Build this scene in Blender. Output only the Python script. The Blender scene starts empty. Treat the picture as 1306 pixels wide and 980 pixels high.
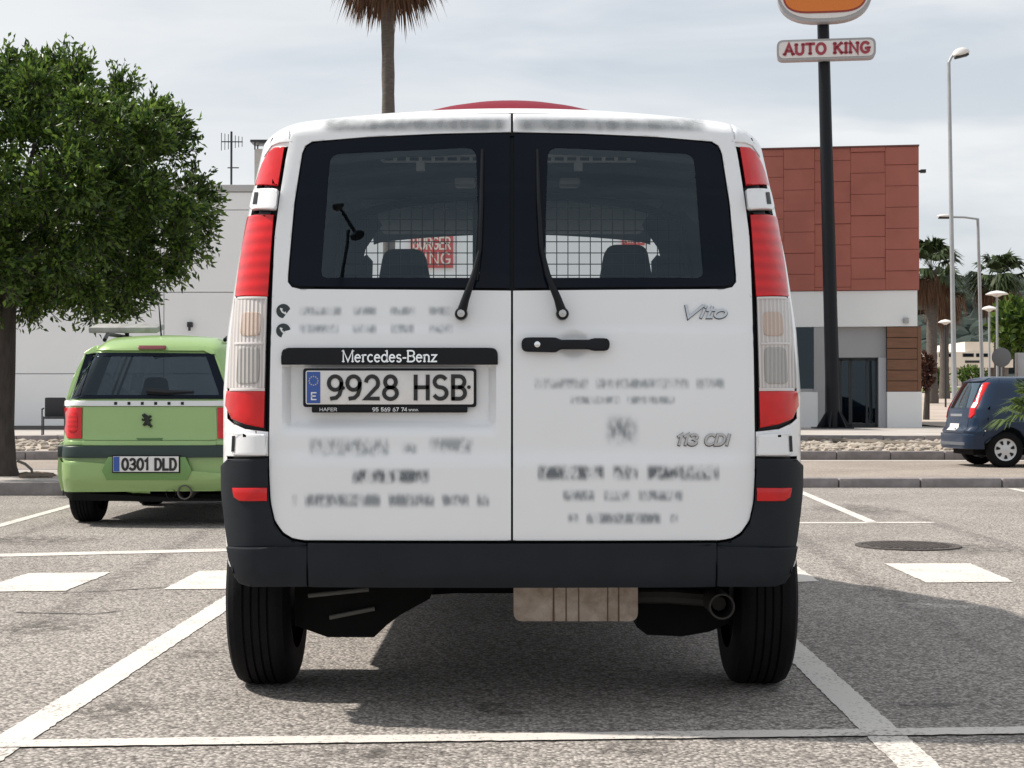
import bpy, bmesh, math, random
import numpy as np
from mathutils import Vector, Matrix, noise

random.seed(7)
R_ = math.radians
scene = bpy.context.scene
COL = scene.collection

# ------------------------------------------------------------------ camera
F, CX, CY, PW = 2000.0, 653.0, 490.0, 1306.0     # focal length and centre in photo pixels
TH = math.atan(28.0 / F)                          # slight upward tilt
CAMZ = 1.0
cam_d = bpy.data.cameras.new("camera")
cam_d.sensor_width = 36.0
cam_d.lens = 36.0 * F / PW
cam_d.clip_start = 0.05
cam_d.clip_end = 5000.0
cam = bpy.data.objects.new("camera", cam_d)
COL.objects.link(cam)
cam.location = (0, 0, CAMZ)
cam.rotation_euler = (math.pi / 2 + TH, 0, 0)
scene.camera = cam

# ------------------------------------------------------------------ sky and sun
SUN_EL, SUN_AZ = R_(49), R_(14)                    # from the left, a little ahead of the rear doors
w = bpy.data.worlds.new("World")
scene.world = w
w.use_nodes = True
nt = w.node_tree
nt.nodes.clear()
n_out = nt.nodes.new("ShaderNodeOutputWorld")
n_bg = nt.nodes.new("ShaderNodeBackground")
n_bg.inputs["Strength"].default_value = 0.10
n_sky = nt.nodes.new("ShaderNodeTexSky")
n_sky.sky_type = 'NISHITA'
n_sky.sun_disc = False
n_sky.sun_elevation = SUN_EL
n_sky.sun_rotation = -(math.pi / 2 - SUN_AZ)
n_sky.air_density = 1.0
n_sky.dust_density = 2.5
n_tc = nt.nodes.new("ShaderNodeTexCoord")
n_map = nt.nodes.new("ShaderNodeMapping")
n_map.inputs["Scale"].default_value = (1.6, 1.6, 7.0)
n_map.inputs["Location"].default_value = (0.35, 0.2, 0.1)
n_no = nt.nodes.new("ShaderNodeTexNoise")
n_no.inputs["Scale"].default_value = 2.6
n_no.inputs["Detail"].default_value = 6.0
n_no.inputs["Roughness"].default_value = 0.55
n_no.inputs["Distortion"].default_value = 0.35
n_rp = nt.nodes.new("ShaderNodeValToRGB")
n_rp.color_ramp.elements[0].position = 0.36
n_rp.color_ramp.elements[0].color = (0.66, 0.66, 0.66, 1)
n_rp.color_ramp.elements[1].position = 0.62
n_rp.color_ramp.elements[1].color = (1, 1, 1, 1)
n_no2 = nt.nodes.new("ShaderNodeTexNoise")
n_no2.inputs["Scale"].default_value = 1.7
n_no2.inputs["Detail"].default_value = 5.0
n_rp2 = nt.nodes.new("ShaderNodeValToRGB")
n_rp2.color_ramp.elements[0].position = 0.38
n_rp2.color_ramp.elements[0].color = (6.5, 6.8, 7.1, 1)
n_rp2.color_ramp.elements[1].position = 0.66
n_rp2.color_ramp.elements[1].color = (7.3, 7.5, 7.65, 1)
n_mix = nt.nodes.new("ShaderNodeMix")
n_mix.data_type = 'RGBA'
L = nt.links.new
L(n_tc.outputs["Generated"], n_map.inputs["Vector"])
L(n_map.outputs["Vector"], n_no.inputs["Vector"])
L(n_map.outputs["Vector"], n_no2.inputs["Vector"])
L(n_no.outputs["Fac"], n_rp.inputs["Fac"])
L(n_no2.outputs["Fac"], n_rp2.inputs["Fac"])
L(n_rp.outputs["Color"], n_mix.inputs["Factor"])
L(n_sky.outputs["Color"], n_mix.inputs["A"])
L(n_rp2.outputs["Color"], n_mix.inputs["B"])
L(n_mix.outputs["Result"], n_bg.inputs["Color"])
L(n_bg.outputs["Background"], n_out.inputs["Surface"])

sun_d = bpy.data.lights.new("sun", 'SUN')
sun_d.energy = 4.6
sun_d.angle = R_(1.2)
sun_d.color = (1.0, 0.93, 0.84)
sun = bpy.data.objects.new("sun", sun_d)
COL.objects.link(sun)
to_sun = Vector((-math.cos(SUN_EL) * math.cos(SUN_AZ), math.cos(SUN_EL) * math.sin(SUN_AZ), math.sin(SUN_EL)))
sun.rotation_euler = to_sun.to_track_quat('Z', 'Y').to_euler()
sun.location = (-10, 0, 20)

vs = scene.view_settings
vs.view_transform = 'Standard'
vs.look = 'None'
vs.exposure = 0.27
vs.gamma = 1.0
vs.use_curve_mapping = False
scene.cycles.use_denoising = True
scene.cycles.max_bounces = 8
scene.cycles.transparent_max_bounces = 24

# ------------------------------------------------------------------ helpers
def at(px, py, Y):
    """point at depth Y that the photo shows at pixel (px, py)"""
    u, v = (px - CX) / F, (CY - py) / F
    yd = math.cos(TH) - v * math.sin(TH)
    zd = math.sin(TH) + v * math.cos(TH)
    t = Y / yd
    return Vector((u * t, Y, CAMZ + zd * t))

def gnd(px, py, z=0.0):
    u, v = (px - CX) / F, (CY - py) / F
    yd = math.cos(TH) - v * math.sin(TH)
    zd = math.sin(TH) + v * math.cos(TH)
    t = (z - CAMZ) / zd
    return Vector((u * t, yd * t, z))

def smooth(a, b, x):
    t = min(1.0, max(0.0, (x - a) / (b - a)))
    return t * t * (3 - 2 * t)

def lerp_table(tab, x):
    if x <= tab[0][0]: return tab[0][1]
    for (x0, y0), (x1, y1) in zip(tab, tab[1:]):
        if x <= x1: return y0 + (y1 - y0) * (x - x0) / (x1 - x0)
    return tab[-1][1]

MATS = {}
def M(name, col, rough=0.5, metal=0.0, var=0.0, vscale=4.0, bump=0.0, bscale=60.0, coat=0.0, spec=0.5, col2=None, detail=5.0, stretch=None):
    if name in MATS: return MATS[name]
    m = bpy.data.materials.new(name)
    m.use_nodes = True
    t = m.node_tree
    b = t.nodes["Principled BSDF"]
    b.inputs["Base Color"].default_value = (*col, 1)
    b.inputs["Roughness"].default_value = rough
    b.inputs["Metallic"].default_value = metal
    b.inputs["Specular IOR Level"].default_value = spec
    b.inputs["Coat Weight"].default_value = coat
    b.inputs["Coat Roughness"].default_value = 0.06
    tc = t.nodes.new("ShaderNodeTexCoord")
    vec = tc.outputs["Object"]
    if stretch:
        mp = t.nodes.new("ShaderNodeMapping")
        mp.inputs["Scale"].default_value = stretch
        t.links.new(vec, mp.inputs["Vector"])
        vec = mp.outputs["Vector"]
    if var > 0 or col2:
        nz = t.nodes.new("ShaderNodeTexNoise")
        nz.inputs["Scale"].default_value = vscale
        nz.inputs["Detail"].default_value = detail
        nz.inputs["Roughness"].default_value = 0.6
        t.links.new(vec, nz.inputs["Vector"])
        rp = t.nodes.new("ShaderNodeValToRGB")
        rp.color_ramp.elements[0].position = 0.32
        rp.color_ramp.elements[1].position = 0.68
        c2 = col2 if col2 else tuple(min(1, c * (1 + var)) for c in col)
        c1 = col if col2 else tuple(c * (1 - var) for c in col)
        rp.color_ramp.elements[0].color = (*c1, 1)
        rp.color_ramp.elements[1].color = (*c2, 1)
        t.links.new(nz.outputs["Fac"], rp.inputs["Fac"])
        t.links.new(rp.outputs["Color"], b.inputs["Base Color"])
    if bump > 0:
        nb = t.nodes.new("ShaderNodeTexNoise")
        nb.inputs["Scale"].default_value = bscale
        nb.inputs["Detail"].default_value = 4.0
        t.links.new(vec, nb.inputs["Vector"])
        bp = t.nodes.new("ShaderNodeBump")
        bp.inputs["Strength"].default_value = bump
        bp.inputs["Distance"].default_value = 0.01
        t.links.new(nb.outputs["Fac"], bp.inputs["Height"])
        t.links.new(bp.outputs["Normal"], b.inputs["Normal"])
    MATS[name] = m
    return m

def finish(me, angle=38):
    bm = bmesh.new(); bm.from_mesh(me)
    for f in bm.faces: f.smooth = True
    lim = R_(angle)
    for e in bm.edges:
        if len(e.link_faces) == 2:
            e.smooth = e.calc_face_angle(0) < lim
        else:
            e.smooth = False
    bm.to_mesh(me); bm.free()

def obj(name, geo, mat, parent=None, angle=38, flat=False):
    if isinstance(geo, bmesh.types.BMesh):
        me = bpy.data.meshes.new(name)
        geo.to_mesh(me); geo.free()
    else:
        me = geo
    if not flat: finish(me, angle)
    if mat is not None:
        me.materials.clear(); me.materials.append(mat)
    o = bpy.data.objects.new(name, me)
    COL.objects.link(o)
    if parent is not None: o.parent = parent
    return o

def tag(o, label=None, cat=None, group=None, kind=None):
    if label: o["label"] = label
    if cat: o["category"] = cat
    if group: o["group"] = group
    if kind: o["kind"] = kind
    return o

def thing(name, label, cat, loc=(0, 0, 0), rotz=0.0, group=None):
    o = bpy.data.objects.new(name, None)
    COL.objects.link(o)
    o.location = loc
    o.rotation_euler = (0, 0, rotz)
    o.empty_display_size = 0.2
    return tag(o, label, cat, group)

def copy_tree(o, parent=None):
    c = o.copy(); COL.objects.link(c)
    if parent is not None: c.parent = parent
    for ch in list(o.children): copy_tree(ch, c)
    return c

def box(bm, x0, x1, y0, y1, z0, z1, bevel=0.0):
    r = bmesh.ops.create_cube(bm, size=1.0)
    for v in r["verts"]:
        v.co = Vector((x0 + (v.co.x + .5) * (x1 - x0), y0 + (v.co.y + .5) * (y1 - y0), z0 + (v.co.z + .5) * (z1 - z0)))
    if bevel > 0:
        es = list({e for v in r["verts"] for e in v.link_edges})
        bmesh.ops.bevel(bm, geom=es, offset=bevel, segments=2, affect='EDGES', profile=0.5)

def boxbm(*a, **k):
    bm = bmesh.new(); box(bm, *a, **k); return bm

def tube(bm, pts, rad, n=10, cap=True):
    """rad a number or one per point"""
    pts = [Vector(p) for p in pts]
    rads = rad if isinstance(rad, (list, tuple)) else [rad] * len(pts)
    rings = []
    prev = None
    for i, p in enumerate(pts):
        d = (pts[min(i + 1, len(pts) - 1)] - pts[max(i - 1, 0)]).normalized()
        if prev is None:
            a = Vector((0, 0, 1)) if abs(d.z) < .9 else Vector((1, 0, 0))
            s = d.cross(a).normalized()
        else:
            s = (prev - d * prev.dot(d)).normalized()
        prev = s
        q = d.cross(s)
        rings.append([bm.verts.new(p + (s * math.cos(2 * math.pi * k / n) + q * math.sin(2 * math.pi * k / n)) * rads[i]) for k in range(n)])
    for a, b in zip(rings, rings[1:]):
        for k in range(n):
            bm.faces.new((a[k], a[(k + 1) % n], b[(k + 1) % n], b[k]))
    if cap:
        bm.faces.new(rings[0][::-1]); bm.faces.new(rings[-1])

def lathe(bm, prof, centre, axis='Z', n=32, close=False):
    """prof: (radius, along axis)"""
    c = Vector(centre)
    rings = []
    for r, h in prof:
        ring = []
        for k in range(n):
            a = 2 * math.pi * k / n
            if axis == 'Z': p = Vector((r * math.cos(a), r * math.sin(a), h))
            elif axis == 'X': p = Vector((h, r * math.cos(a), r * math.sin(a)))
            else: p = Vector((r * math.cos(a), h, r * math.sin(a)))
            ring.append(bm.verts.new(c + p))
        rings.append(ring)
    for a, b in zip(rings, rings[1:]):
        for k in range(n):
            bm.faces.new((a[k], a[(k + 1) % n], b[(k + 1) % n], b[k]))
    if close:
        bm.faces.new(rings[0][::-1]); bm.faces.new(rings[-1])
    bmesh.ops.recalc_face_normals(bm, faces=bm.faces)

def prism(bm, pts, y0, y1):
    """pts (x, z) polygon extruded from y0 to y1"""
    a = [bm.verts.new((x, y0, z)) for x, z in pts]
    b = [bm.verts.new((x, y1, z)) for x, z in pts]
    n = len(pts)
    bm.faces.new(a); bm.faces.new(b[::-1])
    for k in range(n):
        bm.faces.new((a[k], b[k], b[(k + 1) % n], a[(k + 1) % n]))
    bmesh.ops.recalc_face_normals(bm, faces=bm.faces)

def fillet(pts, r, n=5):
    """round every corner of a polygon; r one number or one per corner"""
    out = []
    m = len(pts)
    for i in range(m):
        p, a, b = Vector(pts[i]), Vector(pts[i - 1]), Vector(pts[(i + 1) % m])
        rr = r[i] if isinstance(r, (list, tuple)) else r
        da, db = (a - p), (b - p)
        k = min(rr, da.length * .45, db.length * .45)
        if k < 1e-5:
            out.append((p.x, p.y)); continue
        s, e = p + da.normalized() * k, p + db.normalized() * k
        for j in range(n + 1):
            t = j / n
            q = s * (1 - t) ** 2 + p * 2 * t * (1 - t) + e * t * t
            out.append((q.x, q.y))
    return out

def panel(name, pts, yf, mat, parent, step=0.03, thick=0.012, off=0.0, bevel=0.003, push=None, angle=38):
    """a shaped sheet with outline pts (x, z) that follows the surface y = yf(x, z), front towards -y"""
    bm = bmesh.new()
    vsx = [bm.verts.new((x, 0, z)) for x, z in pts]
    f = bm.faces.new(vsx)
    f.normal_update()
    if f.normal.y > 0: f.normal_flip()
    bmesh.ops.triangulate(bm, faces=bm.faces[:])
    xs = [p[0] for p in pts]; zs = [p[1] for p in pts]
    if step:
        k = math.ceil(min(xs) / step + 1e-6)
        while k * step < max(xs) - 1e-6:
            bmesh.ops.bisect_plane(bm, geom=bm.verts[:] + bm.edges[:] + bm.faces[:], plane_co=(k * step, 0, 0), plane_no=(1, 0, 0), dist=1e-5); k += 1
        k = math.ceil(min(zs) / step + 1e-6)
        while k * step < max(zs) - 1e-6:
            bmesh.ops.bisect_plane(bm, geom=bm.verts[:] + bm.edges[:] + bm.faces[:], plane_co=(0, 0, k * step), plane_no=(0, 0, 1), dist=1e-5); k += 1
    for v in bm.verts:
        x, z = v.co.x, v.co.z
        v.co.y = yf(x, z) + off + (push(x, z) if push else 0.0)
    if thick > 0:
        r = bmesh.ops.extrude_face_region(bm, geom=bm.faces[:])
        nf = [g for g in r["geom"] if isinstance(g, bmesh.types.BMFace)]
        nv = {v for fc in nf for v in fc.verts}
        old = [v for v in bm.verts if v not in nv]
        for v in old: v.co.y += thick
        nfs = set(nf)
        if bevel > 0:
            es = [e for fc in nf for e in fc.edges if any(lf not in nfs for lf in e.link_faces)]
            bmesh.ops.bevel(bm, geom=list(set(es)), offset=bevel, segments=2, affect='EDGES', profile=0.5, clamp_overlap=False)
    bmesh.ops.recalc_face_normals(bm, faces=bm.faces)
    # front faces must look towards -y
    s = sum(fc.normal.y * fc.calc_area() for fc in bm.faces)
    if thick <= 0 and s > 0:
        bmesh.ops.reverse_faces(bm, faces=bm.faces)
    return obj(name, bm, mat, parent, angle)

def ring_panel(name, outer, inner, yf, mat, parent, off=0.0, n=96, rows=5, ease=1.0):
    cx = sum(p[0] for p in inner) / len(inner); cz = sum(p[1] for p in inner) / len(inner)
    def ray(poly, a):
        d = (math.cos(a), math.sin(a)); best = 0
        for (x0, z0), (x1, z1) in zip(poly, poly[1:] + poly[:1]):
            ex, ez = x1 - x0, z1 - z0
            den = d[0] * ez - d[1] * ex
            if abs(den) < 1e-12: continue
            t = ((x0 - cx) * ez - (z0 - cz) * ex) / den
            s = ((x0 - cx) * d[1] - (z0 - cz) * d[0]) / den
            if t > 0 and -1e-9 <= s <= 1 + 1e-9: best = max(best, t)
        return cx + d[0] * best, cz + d[1] * best
    angs = sorted(set([2 * math.pi * k / n for k in range(n)] + [math.atan2(p[1] - cz, p[0] - cx) % (2 * math.pi) for p in outer + inner]))
    bm = bmesh.new(); rings = []
    for a in angs:
        o, i = ray(outer, a), ray(inner, a)
        rings.append([bm.verts.new((o[0] + (i[0] - o[0]) * (k / rows) ** ease, 0, o[1] + (i[1] - o[1]) * (k / rows) ** ease)) for k in range(rows + 1)])
    for a, b in zip(rings, rings[1:] + rings[:1]):
        for k in range(rows):
            bm.faces.new((a[k], b[k], b[k + 1], a[k + 1]))
    for v in bm.verts: v.co.y = yf(v.co.x, v.co.z) + off
    bmesh.ops.recalc_face_normals(bm, faces=bm.faces)
    if sum(fc.normal.y for fc in bm.faces) > 0: bmesh.ops.reverse_faces(bm, faces=bm.faces)
    return obj(name, bm, mat, parent)

# ---- stroke lettering ------------------------------------------------------
def arc(cx, cy, rx, ry, a0, a1, n=12):
    return [(cx + rx * math.cos(R_(a0 + (a1 - a0) * k / n)), cy + ry * math.sin(R_(a0 + (a1 - a0) * k / n))) for k in range(n + 1)]

G = {   # glyph: (width, strokes, serif points)
 '0': (.62, [arc(.31, .5, .29, .48, 90, 450, 24)], []),
 '1': (.36, [[(.06, .78), (.26, .98), (.26, .02)]], []),
 '2': (.62, [arc(.31, .69, .27, .29, 165, -30, 12) + [(.04, .03), (.6, .03)]], []),
 '3': (.62, [arc(.29, .74, .25, .24, 150, -75, 10) + arc(.28, .27, .29, .25, 70, -150, 12)], []),
 '4': (.62, [[(.44, .02), (.44, .98), (.03, .3), (.6, .3)]], []),
 '5': (.62, [[(.55, .97), (.12, .97), (.08, .55)] + arc(.3, .33, .28, .3, 110, -150, 12)], []),
 '6': (.62, [arc(.31, .3, .28, .28, 90, 450, 18), [(.04, .34), (.12, .66), (.4, .98)]], []),
 '7': (.6, [[(.03, .97), (.58, .97), (.22, .02)]], []),
 '8': (.62, [arc(.31, .74, .24, .24, 90, 450, 18), arc(.31, .26, .29, .25, 90, 450, 18)], []),
 '9': (.62, [arc(.31, .69, .28, .29, 0, 360, 18), [(.59, .69), (.58, .45), (.5, .2), (.36, .06), (.14, .03)]], []),
 'A': (.74, [[(.02, 0), (.37, 1), (.72, 0)], [(.16, .36), (.58, .36)]], [(.02, 0), (.72, 0)]),
 'B': (.62, [[(.05, 0), (.05, .98), (.33, .98)] + arc(.33, .745, .23, .235, 90, -90, 8) + [(.05, .51)], [(.05, .02), (.33, .02)] + arc(.33, .265, .26, .245, -90, 90, 8)], [(.05, 0), (.05, 1)]),
 'C': (.66, [arc(.36, .5, .33, .48, 45, 315, 16)], []),
 'D': (.66, [[(.05, .98), (.05, .02), (.3, .02)] + arc(.3, .5, .32, .48, -90, 90, 12) + [(.05, .98)]], [(.05, 0), (.05, 1)]),
 'E': (.56, [[(.54, .98), (.05, .98), (.05, .02), (.54, .02)], [(.05, .51), (.46, .51)]], []),
 'F': (.54, [[(.52, .98), (.05, .98), (.05, .0)], [(.05, .51), (.44, .51)]], []),
 'G': (.72, [arc(.38, .5, .34, .48, 45, 320, 16) + [(.66, .42), (.4, .42)]], [(.66, .42)]),
 'H': (.64, [[(.05, 0), (.05, 1)], [(.59, 0), (.59, 1)], [(.05, .51), (.59, .51)]], []),
 'I': (.26, [[(.13, 0), (.13, 1)]], [(.13, 0), (.13, 1)]),
 'K': (.7, [[(.08, 0), (.08, 1)], [(.62, 1), (.08, .42)], [(.26, .6), (.66, 0)]], [(.08, 0), (.08, 1), (.6, 1), (.64, 0)]),
 'L': (.56, [[(.05, .98), (.05, .02), (.54, .02)]], []),
 'M': (.92, [[(.08, 0), (.08, 1), (.46, .05), (.84, 1), (.84, 0)]], [(.08, 0), (.06, 1), (.84, 0), (.86, 1)]),
 'N': (.76, [[(.08, 0), (.08, 1), (.66, 0), (.66, 1)]], [(.08, 0), (.06, 1), (.66, 1)]),
 'O': (.76, [arc(.38, .5, .35, .48, 90, 450, 24)], []),
 'R': (.66, [[(.05, 0), (.05, .98), (.33, .98)] + arc(.33, .73, .25, .25, 90, -90, 8) + [(.05, .48)], [(.32, .48), (.62, 0)]], [(.05, 0), (.05, 1), (.62, 0)]),
 'S': (.62, [arc(.31, .745, .26, .235, 35, 265, 12) + arc(.31, .265, .28, .245, 85, -150, 12)], []),
 'T': (.7, [[(.02, .98), (.68, .98)], [(.35, 0), (.35, .98)]], [(.35, 0)]),
 'U': (.72, [[(.08, 1), (.08, .35)] + arc(.36, .32, .28, .3, 180, 360, 12) + [(.64, 1)]], [(.08, 1), (.64, 1)]),
 'V': (.8, [[(0, 1), (.36, 0), (.8, 1)]], []),
 'c': (.46, [arc(.25, .32, .22, .31, 50, 310, 12)], []),
 'd': (.54, [arc(.25, .32, .22, .31, 0, 360, 16), [(.47, 0), (.47, 1)]], [(.5, 0), (.42, 1)]),
 'e': (.5, [[(.04, .36), (.46, .36)] + arc(.25, .32, .21, .31, 10, 315, 14)], []),
 'i': (.22, [[(.11, 0), (.11, .62)], [(.11, .85), (.11, .97)]], []),
 'n': (.56, [[(.1, 0), (.1, .62)], [(.1, .45)] + arc(.28, .42, .18, .2, 150, 0, 8) + [(.46, 0)]], [(.1, 0), (.07, .62), (.46, 0)]),
 'o': (.56, [arc(.28, .32, .25, .31, 90, 450, 18)], []),
 'r': (.38, [[(.1, 0), (.1, .62)], [(.1, .42)] + arc(.27, .42, .16, .2, 150, 60, 5)], [(.1, 0), (.07, .62)]),
 's': (.44, [arc(.22, .47, .16, .155, 35, 265, 8) + arc(.22, .155, .17, .155, 85, -150, 8)], []),
 't': (.4, [[(.18, .9), (.18, .02), (.36, .02)], [(.0, .62), (.38, .62)]], []),
 'w': (.7, [[(0, .62), (.18, 0), (.35, .62), (.52, 0), (.7, .62)]], []),
 'z': (.46, [[(.03, .6), (.42, .6), (.03, .03), (.44, .03)]], []),
 '-': (.3, [[(.03, .34), (.27, .34)]], []),
 '.': (.16, [[(.06, .0), (.06, .1)]], []),
 ' ': (.36, [], []),
}

def letters(s, x0, x1, z0, z1, surf, width, depth=0.002, off=0.0, serif=0.0, slant=0.0, gap=0.12, mapf=None):
    """a bmesh of raised stroke letters filling the box x0..x1, z0..z1 on y = surf(x, z)"""
    out = []
    h = z1 - z0
    adv = []
    t = 0.0
    for c in s:
        adv.append(t); t += G[c][0] + gap
    t -= gap
    sx = (x1 - x0) / (t + slant)
    def P(u, v):
        return (x0 + (u + slant * v) * sx, z0 + v * h)
    def ribbon(bm, pl, wd):
        q = []
        for p in pl:
            v_ = Vector(P(*p))
            if not q or (v_ - q[-1]).length > 1e-5 * h + 1e-6: q.append(v_)
        closed = (q[0] - q[-1]).length < 1e-6
        if closed: q = q[:-1]
        n = len(q)
        Lp, Rp = [], []
        for i, p in enumerate(q):
            a = q[i - 1] if (i > 0 or closed) else None
            b = q[(i + 1) % n] if (i < n - 1 or closed) else None
            d1 = (p - a).normalized() if a is not None else (b - p).normalized()
            d2 = (b - p).normalized() if b is not None else d1
            n1, n2 = Vector((-d1.y, d1.x)), Vector((-d2.y, d2.x))
            m = n1 + n2
            if m.length < .3: m = n1
            m.normalize()
            k = wd / 2 / max(.45, m.dot(n1))
            pp = p.copy()
            if a is None: pp -= d1 * wd * .3
            if b is None: pp += d2 * wd * .3
            Lp.append(pp + m * k); Rp.append(pp - m * k)
        def V(p, dd): return bm.verts.new((p.x, surf(p.x, p.y) + off - dd, p.y))
        lf = [V(p, depth) for p in Lp]; rf = [V(p, depth) for p in Rp]
        lb = [V(p, -.0005) for p in Lp]; rb = [V(p, -.0005) for p in Rp]
        rng = range(n) if closed else range(n - 1)
        for i in rng:
            j = (i + 1) % n
            bm.faces.new((lf[i], lf[j], rf[j], rf[i]))
            bm.faces.new((lb[i], lb[j], lf[j], lf[i]))
            bm.faces.new((rf[i], rf[j], rb[j], rb[i]))
        if not closed:
            bm.faces.new((lb[0], lf[0], rf[0], rb[0])); bm.faces.new((rb[-1], rf[-1], lf[-1], lb[-1]))
    for c, a in zip(s, adv):
        gw, st, sf = G[c]
        if not st: continue
        bm = bmesh.new()
        out.append(bm)
        for pl in st: ribbon(bm, [(a + x, y) for x, y in pl], width)
        if serif > 0:
            for x, y in sf:
                yy = y - (width * .3 / h if y > .5 else -width * .3 / h)
                ribbon(bm, [(a + x - serif, yy), (a + x + serif, yy)], width * .6)
        bmesh.ops.recalc_face_normals(bm, faces=bm.faces)
    return out

# ------------------------------------------------------------------ materials
WHITE = M("white_van_paint", (.80, .815, .835), rough=.3, coat=.6, var=.02, vscale=1.2)
BUMP = M("dark_bumper_plastic", (.0105, .0135, .0185), rough=.55, spec=.22, bump=.12, bscale=900, var=.15, vscale=6)
BLACKP = M("black_plastic", (.004, .005, .008), rough=.38, spec=.25, var=.2, vscale=20)
UNDER = M("underbody_black", (.004, .004, .004), rough=.85, spec=.2, var=.3, vscale=12)
RUBBER = M("tyre_rubber", (.0042, .0042, .0055), rough=.8, spec=.2, var=.25, vscale=14, bump=.2, bscale=200)
RED = M("red_lens", (.58, .004, .007), rough=.16, coat=.4, spec=.35, var=.12, vscale=14)
DRED = M("dark_red_panel", (.19, .004, .018), rough=.5, spec=.1)
CHROME = M("chrome", (.82, .83, .84), rough=.12, metal=1.0)
BADGE = M("badge_chrome", (.50, .51, .53), rough=.18, metal=1.0)
STEEL = M("satin_steel", (.5, .5, .5), rough=.4, metal=1.0, var=.1)
LINING = M("cabin_lining", (.062, .078, .092), rough=.9, var=.15, vscale=3)
SEATM = M("seat_cloth", (.018, .021, .025), rough=.95, var=.15, vscale=30)
FRIT = M("black_window_edge", (.0025, .005, .0115), rough=.05, spec=.13)
MUFF = M("rusty_muffler", (.33, .25, .19), rough=.75, metal=.1, col2=(.60, .52, .45), vscale=13, bump=.6, bscale=60, detail=9)
PLATEW = M("plate_white", (.72, .71, .70), rough=.4, var=.05, vscale=20)
PLATEK = M("plate_black", (.01, .01, .011), rough=.4)
EUBLUE = M("plate_blue", (.03, .09, .34), rough=.4)
INKD = M("dark_ink", (.02, .035, .04), rough=.5)
WHITEINK = M("white_ink", (.75, .76, .77), rough=.5)

def ribbed(name, col, rough, scale, axis, strength, spot=None):
    m = M(name, col, rough=rough, coat=.25, spec=.35)
    t = m.node_tree; b = t.nodes["Principled BSDF"]
    tc = t.nodes.new("ShaderNodeTexCoord")
    wv = t.nodes.new("ShaderNodeTexWave"); wv.bands_direction = axis
    wv.inputs["Scale"].default_value = scale
    t.links.new(tc.outputs["Object"], wv.inputs["Vector"])
    bp = t.nodes.new("ShaderNodeBump"); bp.inputs["Strength"].default_value = strength; bp.inputs["Distance"].default_value = .01
    t.links.new(wv.outputs["Fac"], bp.inputs["Height"]); t.links.new(bp.outputs["Normal"], b.inputs["Normal"])
    rp = t.nodes.new("ShaderNodeValToRGB")
    rp.color_ramp.elements[0].color = (*[c * .85 for c in col], 1); rp.color_ramp.elements[1].color = (*[min(1, c * 1.12) for c in col], 1)
    t.links.new(wv.outputs["Fac"], rp.inputs["Fac"]); t.links.new(rp.outputs["Color"], b.inputs["Base Color"])
    return m
REDR = ribbed("ribbed_red_lens", (.58, .005, .008), .16, 8, 'Z', .12)
CLEARR = ribbed("ribbed_clear_lens", (.60, .565, .55), .12, 22, 'X', .5)
AMBER = ribbed("amber_bulb_cover", (.55, .43, .36), .12, 22, 'X', .5)
REVL = ribbed("reversing_bulb_cover", (.40, .385, .37), .12, 22, 'X', .5)

def glassmat(name, tint, refl=2.0, rough=0.0):
    m = bpy.data.materials.new(name); m.use_nodes = True
    t = m.node_tree; t.nodes.clear()
    o = t.nodes.new("ShaderNodeOutputMaterial")
    tr = t.nodes.new("ShaderNodeBsdfTransparent"); tr.inputs["Color"].default_value = (*tint, 1)
    gl = t.nodes.new("ShaderNodeBsdfGlossy"); gl.inputs["Roughness"].default_value = rough
    gl.inputs["Color"].default_value = (.70, .88, 1, 1)
    lw = t.nodes.new("ShaderNodeLayerWeight"); lw.inputs["Blend"].default_value = .5
    fr = t.nodes.new("ShaderNodeMath"); fr.operation = 'POWER'; fr.inputs[1].default_value = 5
    t.links.new(lw.outputs["Facing"], fr.inputs[0])
    mu = t.nodes.new("ShaderNodeMapRange"); mu.inputs["To Min"].default_value = .04 * refl; mu.inputs["To Max"].default_value = 1.0
    mx = t.nodes.new("ShaderNodeMixShader")
    t.links.new(fr.outputs["Value"], mu.inputs["Value"]); t.links.new(mu.outputs["Result"], mx.inputs["Fac"])
    t.links.new(tr.outputs["BSDF"], mx.inputs[1]); t.links.new(gl.outputs["BSDF"], mx.inputs[2])
    t.links.new(mx.outputs["Shader"], o.inputs["Surface"])
    return m
GLASS = glassmat("tinted_window_glass", (.88, .92, .95), 1.2)
CLEARG = glassmat("clear_window_glass", (.96, .98, .97), 1.0)
DARKG = glassmat("dark_window_glass", (.22, .25, .28), 1.1)

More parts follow.
